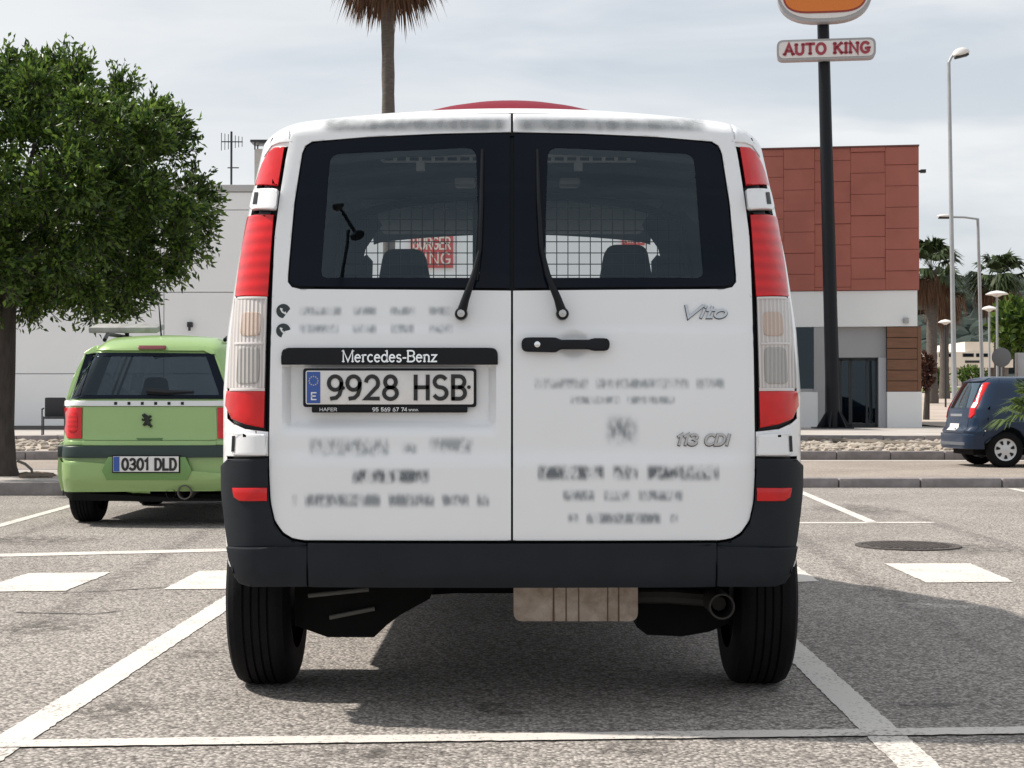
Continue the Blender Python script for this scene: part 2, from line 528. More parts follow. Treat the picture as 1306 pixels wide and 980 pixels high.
def faded(name, col, alpha, scale, lo, hi, floor=.12):
    """soft, half illegible print: vertex attribute 'fade' times a letter-sized noise"""
    m = bpy.data.materials.new(name); m.use_nodes = True
    t = m.node_tree; b = t.nodes["Principled BSDF"]
    b.inputs["Base Color"].default_value = (*col, 1); b.inputs["Roughness"].default_value = .45
    at_ = t.nodes.new("ShaderNodeAttribute"); at_.attribute_name = "fade"
    tc = t.nodes.new("ShaderNodeTexCoord")
    mp = t.nodes.new("ShaderNodeMapping"); mp.inputs["Scale"].default_value = (1, 1, .55)
    nz = t.nodes.new("ShaderNodeTexNoise"); nz.inputs["Scale"].default_value = scale; nz.inputs["Detail"].default_value = 1.5
    rp = t.nodes.new("ShaderNodeMapRange"); rp.inputs["From Min"].default_value = lo; rp.inputs["From Max"].default_value = hi
    rp.inputs["To Min"].default_value = floor; rp.inputs["To Max"].default_value = alpha
    mu = t.nodes.new("ShaderNodeMath"); mu.operation = 'MULTIPLY'
    t.links.new(tc.outputs["Object"], mp.inputs["Vector"]); t.links.new(mp.outputs["Vector"], nz.inputs["Vector"])
    t.links.new(nz.outputs["Fac"], rp.inputs["Value"])
    t.links.new(rp.outputs["Result"], mu.inputs[0]); t.links.new(at_.outputs["Fac"], mu.inputs[1])
    t.links.new(mu.outputs["Value"], b.inputs["Alpha"])
    return m
FADE_D = faded("faded_dark_lettering", (.11, .13, .15), .72, 40, .36, .62)
FADE_M = faded("faded_grey_lettering", (.17, .20, .23), .55, 40, .36, .62)
FADE_H = faded("smeared_roof_lettering", (.27, .29, .30), .72, 30, .36, .66, .42)
FADE_L = faded("faded_pale_lettering", (.24, .28, .31), .48, 42, .38, .64)

# ------------------------------------------------------------------ ground and markings
def asphalt_mat(name, c_lo, c_hi, grain=85.0, patch=None):
    m = bpy.data.materials.new(name); m.use_nodes = True
    t = m.node_tree; b = t.nodes["Principled BSDF"]
    b.inputs["Roughness"].default_value = .9; b.inputs["Specular IOR Level"].default_value = .25
    tc = t.nodes.new("ShaderNodeTexCoord")
    vo = t.nodes.new("ShaderNodeTexVoronoi"); vo.inputs["Scale"].default_value = grain
    ns = t.nodes.new("ShaderNodeTexNoise"); ns.inputs["Scale"].default_value = grain * 1.3; ns.inputs["Detail"].default_value = 4
    big = t.nodes.new("ShaderNodeTexNoise"); big.inputs["Scale"].default_value = .55; big.inputs["Detail"].default_value = 7; big.inputs["Roughness"].default_value = .65
    for n in (vo, ns, big): t.links.new(tc.outputs["Object"], n.inputs["Vector"])
    sep = t.nodes.new("ShaderNodeSeparateColor"); t.links.new(vo.outputs["Color"], sep.inputs["Color"])
    mix = t.nodes.new("ShaderNodeMix"); mix.data_type = 'FLOAT'; mix.inputs["Factor"].default_value = .45
    t.links.new(sep.outputs["Red"], mix.inputs["A"]); t.links.new(ns.outputs["Fac"], mix.inputs["B"])
    rp = t.nodes.new("ShaderNodeValToRGB")
    rp.color_ramp.elements[0].position = .15; rp.color_ramp.elements[0].color = (*c_lo, 1)
    rp.color_ramp.elements[1].position = .8; rp.color_ramp.elements[1].color = (*c_hi, 1)
    t.links.new(mix.outputs["Result"], rp.inputs["Fac"])
    # dark binder between the chippings
    cr = t.nodes.new("ShaderNodeMapRange"); cr.inputs["From Min"].default_value = .36; cr.inputs["From Max"].default_value = .66
    cr.inputs["To Min"].default_value = 1.0; cr.inputs["To Max"].default_value = .55
    t.links.new(vo.outputs["Distance"], cr.inputs["Value"])
    m1 = t.nodes.new("ShaderNodeMix"); m1.data_type = 'RGBA'; m1.blend_type = 'MULTIPLY'; m1.inputs["Factor"].default_value = 1
    t.links.new(rp.outputs["Color"], m1.inputs["A"]); t.links.new(cr.outputs["Result"], m1.inputs["B"])
    br = t.nodes.new("ShaderNodeMapRange"); br.inputs["From Min"].default_value = .3; br.inputs["From Max"].default_value = .7
    br.inputs["To Min"].default_value = .80; br.inputs["To Max"].default_value = 1.12
    t.links.new(big.outputs["Fac"], br.inputs["Value"])
    m2 = t.nodes.new("ShaderNodeMix"); m2.data_type = 'RGBA'; m2.blend_type = 'MULTIPLY'; m2.inputs["Factor"].default_value = 1
    t.links.new(m1.outputs["Result"], m2.inputs["A"]); t.links.new(br.outputs["Result"], m2.inputs["B"])
    t.links.new(m2.outputs["Result"], b.inputs["Base Color"])
    inv = t.nodes.new("ShaderNodeMath"); inv.operation = 'SUBTRACT'; inv.inputs[0].default_value = 1.0
    t.links.new(vo.outputs["Distance"], inv.inputs[1])
    bp = t.nodes.new("ShaderNodeBump"); bp.inputs["Strength"].default_value = .75; bp.inputs["Distance"].default_value = .005
    t.links.new(inv.outputs["Value"], bp.inputs["Height"]); t.links.new(bp.outputs["Normal"], b.inputs["Normal"])
    return m
ASPH = asphalt_mat("weathered_asphalt", (.125, .114, .105), (.56, .515, .475), 82)
ROADM = asphalt_mat("pale_road_surface", (.30, .26, .225), (.46, .40, .345), 60)
PAVE = M("pale_pavement", (.40, .37, .34), rough=.9, var=.12, vscale=.8, bump=.2, bscale=8)
KERBM = M("kerb_concrete", (.22, .20, .20), rough=.9, var=.22, vscale=5, bump=.3, bscale=40)

def paint_mat(name, wear):
    m = bpy.data.materials.new(name); m.use_nodes = True
    t = m.node_tree; b = t.nodes["Principled BSDF"]; b.inputs["Roughness"].default_value = .75
    tc = t.nodes.new("ShaderNodeTexCoord")
    n1 = t.nodes.new("ShaderNodeTexNoise"); n1.inputs["Scale"].default_value = 70; n1.inputs["Detail"].default_value = 5
    n2 = t.nodes.new("ShaderNodeTexNoise"); n2.inputs["Scale"].default_value = 3.2; n2.inputs["Detail"].default_value = 4
    for n in (n1, n2): t.links.new(tc.outputs["Object"], n.inputs["Vector"])
    ad = t.nodes.new("ShaderNodeMath"); ad.operation = 'MULTIPLY_ADD'; ad.inputs[1].default_value = .55
    t.links.new(n2.outputs["Fac"], ad.inputs[0]); t.links.new(n1.outputs["Fac"], ad.inputs[2])
    rp = t.nodes.new("ShaderNodeValToRGB")
    rp.color_ramp.elements[0].position = wear; rp.color_ramp.elements[0].color = (.25, .23, .21, 1)
    rp.color_ramp.elements[1].position = wear + .14; rp.color_ramp.elements[1].color = (.60, .565, .525, 1)
    t.links.new(ad.outputs["Value"], rp.inputs["Fac"]); t.links.new(rp.outputs["Color"], b.inputs["Base Color"])
    bp = t.nodes.new("ShaderNodeBump"); bp.inputs["Strength"].default_value = .35; bp.inputs["Distance"].default_value = .004
    t.links.new(n1.outputs["Fac"], bp.inputs["Height"]); t.links.new(bp.outputs["Normal"], b.inputs["Normal"])
    return m
PAINT = paint_mat("road_paint", .57)
PAINTW = paint_mat("worn_road_paint", .62)

def sheet(name, pts, mat, kind="structure", jag=0.0, sub=0):
    bm = bmesh.new()
    pp = []
    n = len(pts)
    for i in range(n):
        a, b = Vector(pts[i]), Vector(pts[(i + 1) % n])
        k = max(1, int((b - a).length / sub)) if sub else 1
        for j in range(k):
            p = a.lerp(b, j / k)
            if jag and j: p += Vector((random.gauss(0, jag), random.gauss(0, jag), 0))
            pp.append(p)
    bm.faces.new([bm.verts.new(p) for p in pp])
    bmesh.ops.triangulate(bm, faces=bm.faces[:])
    bmesh.ops.recalc_face_normals(bm, faces=bm.faces)
    if sum(f.normal.z for f in bm.faces) < 0: bmesh.ops.reverse_faces(bm, faces=bm.faces)
    o = obj(name, bm, mat, flat=True)
    return tag(o, kind=kind)

sheet("asphalt_ground", [(-1200, -300, 0), (1200, -300, 0), (1200, 2500, 0), (-1200, 2500, 0)], ASPH)

def line(name, p0, p1, wd, mat=PAINT, z=.0032):
    a, b = gnd(*p0), gnd(*p1)
    d = (b - a).normalized(); q = Vector((-d.y, d.x, 0)) * wd / 2
    pts = [a + q, b + q, b - q, a - q]
    return sheet(name, [(p.x, p.y, z) for p in pts], mat, jag=.0022, sub=.03)

line("parking_line", (-60, 993), (330, 743), .12)
line("parking_line", (1290, 1090), (960, 780), .12)
line("bay_end_line", (-30, 951), (1340, 933), .10, z=.0055)
line("parking_line", (-40, 682), (110, 640), .10)
line("parking_line", (1000, 619), (1113, 667), .10)
line("lane_line", (-20, 709.5), (420, 699), .22)
line("lane_line", (1010, 667.5), (1190, 667), .16, PAINTW)
line("parking_line", (1290, 623.5), (1330, 632), .10)
def block(c):
    pts = [gnd(*p) for p in c]
    return sheet("crossing_block", [(p.x, p.y, .004) for p in pts], PAINT, jag=.004, sub=.05)
block([(-40, 756), (84, 754.5), (141, 731), (36, 732)])
block([(209, 752.5), (330, 752), (372, 727), (254, 729)])
block([(930, 746), (1045, 742.5), (1012, 720.5), (900, 722)])
block([(1181, 744), (1293, 743), (1238, 719.5), (1127, 719.5)])

# tar-dark crack seams beside the crossing
CRK = M("tar_seam", (.10, .095, .09), rough=.9, var=.3, vscale=20)
def crack(pts, wd):
    a = [gnd(*p) for p in pts]
    bm = bmesh.new(); prev = None
    fine = []
    for p, q in zip(a, a[1:]):
        n = max(2, int((q - p).length / .04))
        fine += [p.lerp(q, k / n) for k in range(n)]
    for p in fine:
        j = random.gauss(0, .008); w_ = wd * random.uniform(.3, 1)
        cur = (bm.verts.new((p.x, p.y + j + w_, .003)), bm.verts.new((p.x, p.y + j - w_, .003)))
        if prev: bm.faces.new((prev[0], prev[1], cur[1], cur[0]))
        prev = cur
    tag(obj("tar_seam", bm, CRK, flat=True), kind="structure")
crack([(80, 757), (140, 754), (205, 750), (262, 748)], .014)
crack([(20, 782), (70, 783), (120, 784), (170, 777)], .016)

# manhole cover
mp_ = gnd(1158, 697)
mh = thing("manhole_cover", "round dark iron manhole cover set in the asphalt at right", "manhole cover", (mp_.x, mp_.y, 0))
IRON = M("cast_iron", (.075, .065, .06), rough=.8, metal=.2, var=.3, vscale=9, bump=.4, bscale=40)
bm = bmesh.new(); lathe(bm, [(.37, .0), (.37, .010), (.325, .010), (.322, .0)], (0, 0, 0), 'Z', 48); obj("cover_frame", bm, IRON, mh)
bm = bmesh.new(); lathe(bm, [(.318, .0), (.316, .009), (.002, .009)], (0, 0, 0), 'Z', 48)
lid = obj("cover_lid", bm, IRON, mh)
bm = bmesh.new()
for i in range(-6, 7):
    for j in range(-6, 7):
        if math.hypot(i, j) * .045 < .29: box(bm, i * .045 - .014, i * .045 + .014, j * .045 - .014, j * .045 + .014, .009, .014)
tag(obj("cover_studs", bm, IRON, lid), kind="stuff")

# kerbs of single stones
def kerb(x0, x1, y, w_, h, name="kerb", stone=1.0, z0=0.0):
    e = bpy.data.objects.new(name, None); COL.objects.link(e); e.location = ((x0 + x1) / 2, y, z0); tag(e, kind="structure")
    bm = bmesh.new(); box(bm, -stone / 2 + .006, stone / 2 - .006, 0, w_, -.05, h, bevel=.018)
    me = bpy.data.meshes.new("kerb_stone"); bm.to_mesh(me); bm.free(); finish(me); me.materials.append(KERBM)
    n = int((x1 - x0) / stone)
    for k in range(n):
        o = bpy.data.objects.new("kerb_stone", me); COL.objects.link(o); o.parent = e
        o.location = (-(x1 - x0) / 2 + (k + .5) * stone, random.gauss(0, .004), random.gauss(0, .003))
    return e
kerb(-14, -2, 17.5, .28, .155)
kerb(2, 24, 19.2, .30, .118)
sheet("island_surface", [(-14, 17.77, .13), (-2, 17.77, .13), (-2, 21.4, .13), (-14, 21.4, .13)], PAVE)
kerb(-14, -2, 21.4, .2, .14)
sheet("service_road", [(-60, 21.5, .004), (2, 21.5, .004), (2, 19.7, .004), (60, 19.7, .004), (60, 29, .004), (-60, 29, .004)], ROADM)
sheet("road_edge_line", [(2, 28.35, .008), (22, 28.35, .008), (22, 28.6, .008), (2, 28.6, .008)], PAINT)
kerb(-22, 22, 29.0, .22, .165)
SOIL = M("pale_gravel_soil", (.38, .33, .28), rough=.95, var=.25, vscale=2.5, bump=.6, bscale=14)
sheet("gravel_bed", [(-60, 29.1, .15), (60, 29.1, .15), (60, 38.1, .15), (-60, 38.1, .15)], SOIL)
kerb(-22, 22, 38.0, .25, .285)
obj_p = obj("pavement", boxbm(-70, 70, 38.2, 75, -.2, .28), PAVE, flat=True); tag(obj_p, kind="structure")

# stones lying on the gravel bed
rs = random.Random(3)
bm = bmesh.new()
for k in range(1500):
    x = rs.choice((rs.uniform(-14.5, -7), rs.uniform(4.5, 13.5), rs.uniform(4.5, 13.5))); y = rs.uniform(29.4, 37.6)
    r = rs.uniform(.03, .095)
    v0 = bmesh.ops.create_icosphere(bm, subdivisions=1, radius=1)["verts"]
    a = rs.uniform(0, 6)
    for v in v0:
        q = v.co * rs.uniform(.75, 1.15); q = Vector((q.x * r * 1.5, q.y * r * 1.2, q.z * r * .7)); q.rotate(Matrix.Rotation(a, 3, 'Z'))
        v.co = q + Vector((x, y, .15 + r * .25))
STONE = M("pale_stones", (.22, .185, .15), rough=.9, col2=(.42, .375, .32), vscale=1.5)
tag(obj("bed_stones", bm, STONE, flat=True), "pale loose stones scattered over the gravel bed", "stones", kind="stuff")
bm = bmesh.new(); tube(bm, [(7.1, 37.4, .2), (8.1, 34, .2), (8.9, 30.2, .2)], .06, 6)
tag(obj("timber_edging", bm, M("weathered_timber", (.13, .11, .09), rough=.9, var=.2), flat=True), "thin dark timber strip lying diagonally across the right gravel bed", "edging")

# ---------------------------------------------------------------- rising ground and hill at the back right
bm = bmesh.new()
prof = [(52, .285), (60, .4), (80, 1.0), (105, 1.9), (122, 2.5), (150, 3.0), (330, 6)]
rows = []
for y, z in prof: rows.append([bm.verts.new((x, y, z)) for x in (14.6, 20, 30, 45, 70, 150, 300)])
for a, b in zip(rows, rows[1:]):
    for i in range(6): bm.faces.new((a[i], a[i + 1], b[i + 1], b[i]))
tag(obj("rising_road", bm, M("pinkish_road", (.40, .34, .29), rough=.95, var=.15, vscale=.3), flat=True), kind="structure")
bm = bmesh.new()
def slope_z(y): return lerp_table(prof, y)
ys_ = [104, 108, 112, 116]
g_ = [[bm.verts.new((x, y, slope_z(y) + .08 + .05 * math.sin(x * 1.7 + y))) for x in [26 + .8 * k for k in range(24)]] for y in ys_]
for a, b in zip(g_, g_[1:]):
    for i in range(23): bm.faces.new((a[i], a[i + 1], b[i + 1], b[i]))
tag(obj("grass_strip", bm, M("mown_grass", (.10, .13, .03), rough=.9, var=.3, vscale=2)), kind="structure")

HILLM = M("hill_ground", (.018, .027, .024), rough=1.0, var=.3, vscale=.03)  # bluish haze tint mixed into the ground colour
bm = bmesh.new()
def hill_z(x, y):
    k = math.exp(-((y - 560) / 150.0) ** 2)
    return 3 + k * (37 + 9 * math.sin(x * .012 + 1.2) + 5 * noise.noise(Vector((x * .02, y * .02, 0))))
hx_ = [-400 + 25 * k for k in range(45)]; hy_ = [320 + 20 * k for k in range(24)]
g_ = [[bm.verts.new((x, y, hill_z(x, y))) for x in hx_] for y in hy_]
for a, b in zip(g_, g_[1:]):
    for i in range(len(hx_) - 1): bm.faces.new((a[i], a[i + 1], b[i + 1], b[i]))
tag(obj("hill", bm, HILLM), kind="structure")
me_v, me_f = [], []
base_bm = bmesh.new(); bmesh.ops.create_icosphere(base_bm, subdivisions=2, radius=1)
bv = [v.co.copy() for v in base_bm.verts]; bf = [[v.index for v in f.verts] for f in base_bm.faces]; base_bm.free()
for k in range(1100):
    x = rs.uniform(95, 240); y = rs.uniform(345, 585); r = rs.uniform(2.6, 5.2)
    z = hill_z(x, y) + r * .35; o_ = len(me_v); sd = rs.uniform(0, 100)
    for v in bv:
        n_ = 1 + .38 * noise.noise(v * 1.9 + Vector((sd, 0, 0)))
        me_v.append((x + v.x * r * n_, y + v.y * r * n_, z + v.z * r * .85 * n_))
    me_f += [[i + o_ for i in f] for f in bf]
me = bpy.data.meshes.new("woodland"); me.from_pydata(me_v, [], me_f)
wl = obj("woodland", me, M("distant_woodland", (.014, .026, .022), rough=1.0, col2=(.034, .05, .042), vscale=.12), flat=True)  # distance haze put into the bluish tree colours
tag(wl, "dark green woodland covering the distant hill", "woodland", kind="stuff")

# ---------------------------------------------------------------- buildings
WALLM = M("white_wall_panel", (.75, .76, .77), rough=.7, var=.03, vscale=.4)
GREYM = M("grey_render", (.33, .33, .34), rough=.8, var=.05, vscale=.6)
DARKM = M("dark_metal", (.03, .032, .036), rough=.5, metal=.3)
BY = 48.0
wb = thing("warehouse_building", "long white panelled building behind the tree and the green car", "building", (-14, BY, .28))
def wl_(px, py): p = at(px, py, BY); return p.x + 14, p.z - .28
ztop_ = wl_(200, 236)[1]
obj("wall_core", boxbm(-24, 18.9, .1, 16, 0, ztop_ - .05), WALLM, wb, flat=True)
rowz = [.10, wl_(0, 477)[1], wl_(0, 373)[1], wl_(0, 268)[1], ztop_ - .22]
colx = []
x_ = wl_(209, 400)[0]
while x_ > -24: x_ -= 4.82
while x_ < 18.9: colx.append(max(x_, -24)); x_ += 4.82
colx.append(18.9)
cols2 = colx
for r_ in range(4):
    for a, b in zip(cols2, cols2[1:]):
        if b - a < .1: continue
        obj("wall_panel", boxbm(a + .012, b - .012, .0, .12, rowz[r_] + .012, rowz[r_ + 1] - .012, bevel=.008), WALLM, wb, flat=True)
obj("parapet_cap", boxbm(-24.1, 19, -.05, .4, ztop_ - .21, ztop_, bevel=.01), M("parapet_grey", (.42, .42, .42), rough=.6), wb, flat=True)
obj("plinth", boxbm(-24, 18.9, -.03, .1, -.02, .10), M("dark_plinth", (.12, .11, .11), rough=.9), wb, flat=True)
lx_, lz_ = wl_(243, 414)
bm = bmesh.new(); box(bm, lx_ - .08, lx_ + .08, -.16, .0, lz_ - .09, lz_ + .07, bevel=.02); box(bm, lx_ - .03, lx_ + .03, -.2, -.12, lz_ - .2, lz_ - .06)
obj("wall_lamp", bm, DARKM, wb)
# red shop boards on the wall that show through the van
BKRED = M("sign_red", (.48, .05, .035), rough=.5)
for (a, b, c, d), t1, t2 in (((524, 578, 299, 342), "BURGER", "KING"), ((793, 822, 280, 313), "BURGER", "KING")):
    p0, p1 = at(a, d, BY), at(b, c, BY)
    sg_ = thing("wall_sign", "red shop board on the white wall, seen through the left van window" if a < 600 else "second red shop board on the white wall, seen through the right van window", "sign", ((p0.x + p1.x) / 2, BY, p0.z))
    w2, h2 = (p1.x - p0.x) / 2, p1.z - p0.z
    obj("sign_board", boxbm(-w2, w2, -.09, -.002, 0, h2, bevel=.01), BKRED, sg_)
    for tt, za, zb_ in ((t1, .55, .90), (t2, .10, .45)):
        for b_ in letters(tt, -w2 * .88, w2 * .88, h2 * za, h2 * zb_, lambda x, z: -.09, .05, depth=.01): obj("sign_letter", b_, M("sign_cream", (.72, .62, .55), rough=.5), sg_, flat=True)

# antenna and chimney on that roof
ap = at(295, 236, 49.5)
an = thing("roof_antenna", "thin television antenna mast on the white building roof", "antenna", (ap.x, 49.5, ztop_ + .2))
az = at(295, 168, 49.5).z - ztop_ - .2
bm = bmesh.new(); tube(bm, [(0, 0, -.3), (0, 0, az)], .035, 8); obj("mast", bm, DARKM, an)
bm = bmesh.new(); tube(bm, [(-.28, -.2, az * .82), (.3, .3, az * .86)], .02, 6)
for k in range(7):
    q = -.28 + k * .095; zz = az * (.82 + .04 * k / 6); tube(bm, [(q, -.2 + k * .08, zz - .28 + .02 * k), (q, -.2 + k * .08, zz + .28 - .02 * k)], .012, 5)
obj("antenna_element", bm, DARKM, an)
bm = bmesh.new(); tube(bm, [(-.12, 0, az * .42), (.24, 0, az * .42)], .02, 6); obj("crossbar", bm, DARKM, an)
cp = at(340, 236, 50)
ch_ = thing("roof_chimney", "square metal flue with a flat dark cap on the white building roof", "chimney", (cp.x, 50, ztop_ + .1))
chz = at(340, 181, 50).z - ztop_ - .1
obj("flue", boxbm(-.34, .4, -.3, .3, -.3, chz - .28), M("flue_metal", (.42, .40, .37), rough=.5, metal=.2, var=.1), ch_, flat=True)
obj("cap", boxbm(-.46, .52, -.42, .42, chz - .08, chz, bevel=.01), DARKM, ch_)
for a in (-.33, .38):
    for b in (-.28, .28): obj("cap_stay", boxbm(a - .02, a + .02, b - .02, b + .02, chz - .3, chz - .07), DARKM, ch_)

# restaurant block
YAW = R_(8); X0, Y0 = 5.4, 52.6
def fac(px, py):
    u = (px - CX) / F; tn = math.tan(YAW)
    Y = (Y0 + tn * X0) / (1 + tn * u)
    p = at(px, py, Y)
    return (p.x - X0) / math.cos(YAW), p.z - .28
rb = thing("restaurant_building", "restaurant with dark red cladding above a white band and glass door", "building", (X0, Y0, .28), -YAW)
xr = fac(1170, 400)[0]
zb0, zt0 = fac(1070, 371)[1], fac(1172, 187)[1]
xl = -.4
zl0 = fac(1070, 417)[1]
REDC = M("red_brown_cladding", (.325, .10, .073), rough=.7, var=.10, vscale=.9)
obj("upper_core", boxbm(xl, xr - .02, .12, 9, zl0 + .1, zt0 - .06), REDC, rb, flat=True)
obj("upper_side", boxbm(xr - .019, xr + .05, .02, 9.0, zb0, zt0 - .02), REDC, rb, flat=True)
rsb = random.Random(11)
cw = (xr - fac(966, 300)[0]) / 4.75
xx = xr + .06; ci = 0
hh = (zt0 - zb0) / 6.75
while xx > 1.0:
    w2 = cw * rsb.uniform(.92, 1.08)
    zz = zb0 - hh * ((ci * .37 + .1) % 1.0)
    while zz < zt0 - .02:
        a, b = max(zz, zb0), min(zz + hh, zt0)
        if b - a > .06:
            d = rsb.uniform(.0, .05)
            obj("cladding_panel", boxbm(xx - w2 + .003, xx - .003, -.03 - d, .10, a + .006, b - .006, bevel=.006), REDC, rb, flat=True)
        zz += hh
    xx -= w2; ci += 1
obj("coping", boxbm(xl, xr + .07, -.1, .3, zt0 + .002, zt0 + .05), M("coping_red", (.13, .05, .045), rough=.6), rb, flat=True)
WH2 = M("white_facade", (.72, .73, .735), rough=.7, var=.03, vscale=.5)
obj("fascia", boxbm(xl, xr, -.005, .6, zl0, zb0 - .01, bevel=.008), WH2, rb, flat=True)
gx = lambda px: fac(px, 450)[0]
gz = lambda py: fac(1080, py)[1]
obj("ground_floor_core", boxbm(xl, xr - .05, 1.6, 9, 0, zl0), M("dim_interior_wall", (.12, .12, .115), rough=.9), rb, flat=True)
obj("left_wall", boxbm(xl, gx(1013), .0, .5, 0, zl0 - .003), WH2, rb, flat=True)
obj("base_wall", boxbm(gx(1013) + .003, gx(1043), .02, .5, 0, gz(500), bevel=.006), WH2, rb, flat=True)
wn_ = obj("window_frame", boxbm(gx(1013) + .003, gx(1043), .05, .3, gz(500) + .003, gz(496)), GREYM, rb, flat=True)
obj("window_pane", boxbm(gx(1013) + .003, gx(1038), .12, .15, gz(496) + .003, zl0 - .003), DARKG, wn_, flat=True)
obj("pillar", boxbm(gx(1038) + .003, gx(1052), .01, .6, gz(500) + .003, zl0 - .004), GREYM, rb, flat=True)
obj("pillar", boxbm(gx(1043) + .003, gx(1052), .015, .6, 0, gz(500)), GREYM, rb, flat=True)
obj("lintel", boxbm(gx(1052) + .003, gx(1131), .25, .7, gz(456), zl0 - .004, bevel=.006), GREYM, rb, flat=True)
obj("door_jamb", boxbm(gx(1121), gx(1131), .2, .7, 0, gz(456) - .003, bevel=.006), M("pale_grey_jamb", (.42, .43, .46), rough=.7), rb, flat=True)
dw = boxbm(gx(1052) + .003, gx(1121) - .003, .55, .58, 0.02, gz(456) - .003)
dd = obj("door_glass", dw, DARKG, rb, flat=True)
bm = bmesh.new()
for q in (1054, 1074, 1085, 1087, 1107, 1119):
    box(bm, gx(q) - .03, gx(q) + .03, .5, .6, .02, gz(457))
box(bm, gx(1054), gx(1119), .5, .6, gz(460), gz(457)); box(bm, gx(1054), gx(1119), .5, .6, .0, .12)
obj("door_frame", bm, DARKM, dd, flat=True)
bm = bmesh.new(); box(bm, gx(1090), gx(1104), 1.1, 1.4, .2, 1.3); box(bm, gx(1060), gx(1072), 1.0, 1.3, .1, 2.2)
obj("interior_counter", bm, M("interior_fitting", (.35, .33, .3), rough=.7), rb, flat=True)
WOOD = M("brown_timber", (.16, .075, .04), rough=.7, var=.22, vscale=1.5, stretch=(1, 1, 9))
zw0, zw1 = gz(500), zl0 - .004
obj("timber_backing", boxbm(gx(1131) + .003, xr, .1, .7, zw0 + .003, zw1), DARKM, rb, flat=True)
for k in range(6):
    a = zw0 + .01 + (zw1 - zw0 - .01) * k / 6; b = zw0 + .01 + (zw1 - zw0 - .01) * (k + 1) / 6 - .02
    obj("plank", boxbm(gx(1131) + .01, xr - .003, .0 + rsb.uniform(0, .02), .12, a, b, bevel=.006), WOOD, rb, flat=True)
obj("corner_post", boxbm(xr + .003, xr + .12, .0, .6, .0, zw1), WOOD, rb, flat=True)
obj("base_wall", boxbm(gx(1131) + .004, xr + .13, -.03, .7, 0, zw0, bevel=.006), WH2, rb, flat=True)
bm = bmesh.new(); qx, qz = fac(1155, 409); box(bm, qx - .09, qx + .09, -.12, -.006, qz - .09, qz + .09, bevel=.02); lathe(bm, [(.05, -.16), (.05, -.12)], (qx, 0, qz), 'Y', 10, close=True)
obj("wall_camera", bm, M("pale_camera", (.35, .35, .36), rough=.5), rb)
bm = bmesh.new(); qx, qz = fac(1176, 217); tube(bm, [(xr - .05, .3, qz), (xr + .22, .3, qz)], .04, 6); box(bm, xr + .15, xr + .32, .2, .4, qz - .05, qz + .05)
obj("roof_spotlight", bm, DARKM, rb)

# far pale building on the rising ground
FY = 128.0
fb = thing("office_building", "long low cream office building far off below the wooded hill", "building", (at(1235, 490, FY).x, FY, slope_z(FY) - .4))
def fo(px, py): p = at(px, py, FY); return p.x - fb.location.x, p.z - fb.location.z
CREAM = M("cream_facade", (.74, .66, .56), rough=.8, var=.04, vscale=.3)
xa, z1_ = fo(1150, 449); xb, z2_ = fo(1292, 436)
zc_ = fo(0, 469)[1]
obj("upper_wall", boxbm(xa, xb, 0, 12, zc_, z1_), CREAM, fb, flat=True)
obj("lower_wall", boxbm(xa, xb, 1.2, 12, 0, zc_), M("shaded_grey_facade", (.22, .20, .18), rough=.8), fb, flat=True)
obj("roof_block", boxbm(fo(1232, 440)[0], xb, .3, 11, z1_ + .003, z2_), CREAM, fb, flat=True)
for a, b in ((1180, 1193), (1196, 1217), (1226, 1240), (1243, 1258)):
    f_ = obj("window", boxbm(fo(a, 0)[0], fo(b, 0)[0], -.04, .02, fo(0, 455.5)[1], fo(0, 451)[1]), DARKM, fb, flat=True)
    obj("pane", boxbm(fo(a, 0)[0] + .08, fo(b, 0)[0] - .08, -.06, -.041, fo(0, 455)[1], fo(0, 451.5)[1]), FRIT, f_, flat=True)
f_ = obj("window", boxbm(fo(1229, 0)[0], fo(1249, 0)[0], -.04, .02, fo(0, 463)[1], fo(0, 460)[1]), DARKM, fb, flat=True)
for q in (1192, 1212, 1223, 1240, 1256, 1272):
    obj("column", boxbm(fo(q, 0)[0] - .15, fo(q, 0)[0] + .15, .2, .6, 0, zc_ - .003), CREAM, fb, flat=True)

# ---------------------------------------------------------------- foliage
def leafmat(name, c1, c2, trans=.35, rough=.45):
    m = bpy.data.materials.new(name); m.use_nodes = True
    t = m.node_tree; t.nodes.clear()
    o = t.nodes.new("ShaderNodeOutputMaterial")
    ge = t.nodes.new("ShaderNodeNewGeometry")
    rp = t.nodes.new("ShaderNodeValToRGB")
    rp.color_ramp.elements[0].color = (*c1, 1); rp.color_ramp.elements[1].color = (*c2, 1)
    t.links.new(ge.outputs["Random Per Island"], rp.inputs["Fac"])
    b = t.nodes.new("ShaderNodeBsdfPrincipled"); b.inputs["Roughness"].default_value = rough; b.inputs["Specular IOR Level"].default_value = .35
    tl = t.nodes.new("ShaderNodeBsdfTranslucent")
    mx = t.nodes.new("ShaderNodeMixShader"); mx.inputs["Fac"].default_value = trans
    t.links.new(rp.outputs["Color"], b.inputs["Base Color"]); t.links.new(rp.outputs["Color"], tl.inputs["Color"])
    t.links.new(b.outputs["BSDF"], mx.inputs[1]); t.links.new(tl.outputs["BSDF"], mx.inputs[2]); t.links.new(mx.outputs["Shader"], o.inputs["Surface"])
    return m
LEAF = leafmat("glossy_dark_leaf", (.013, .046, .012), (.155, .235, .042), .45, .34)
BARK = M("grey_brown_bark", (.055, .045, .04), rough=.95, var=.35, vscale=14, bump=.8, bscale=30, stretch=(1, 1, .25))

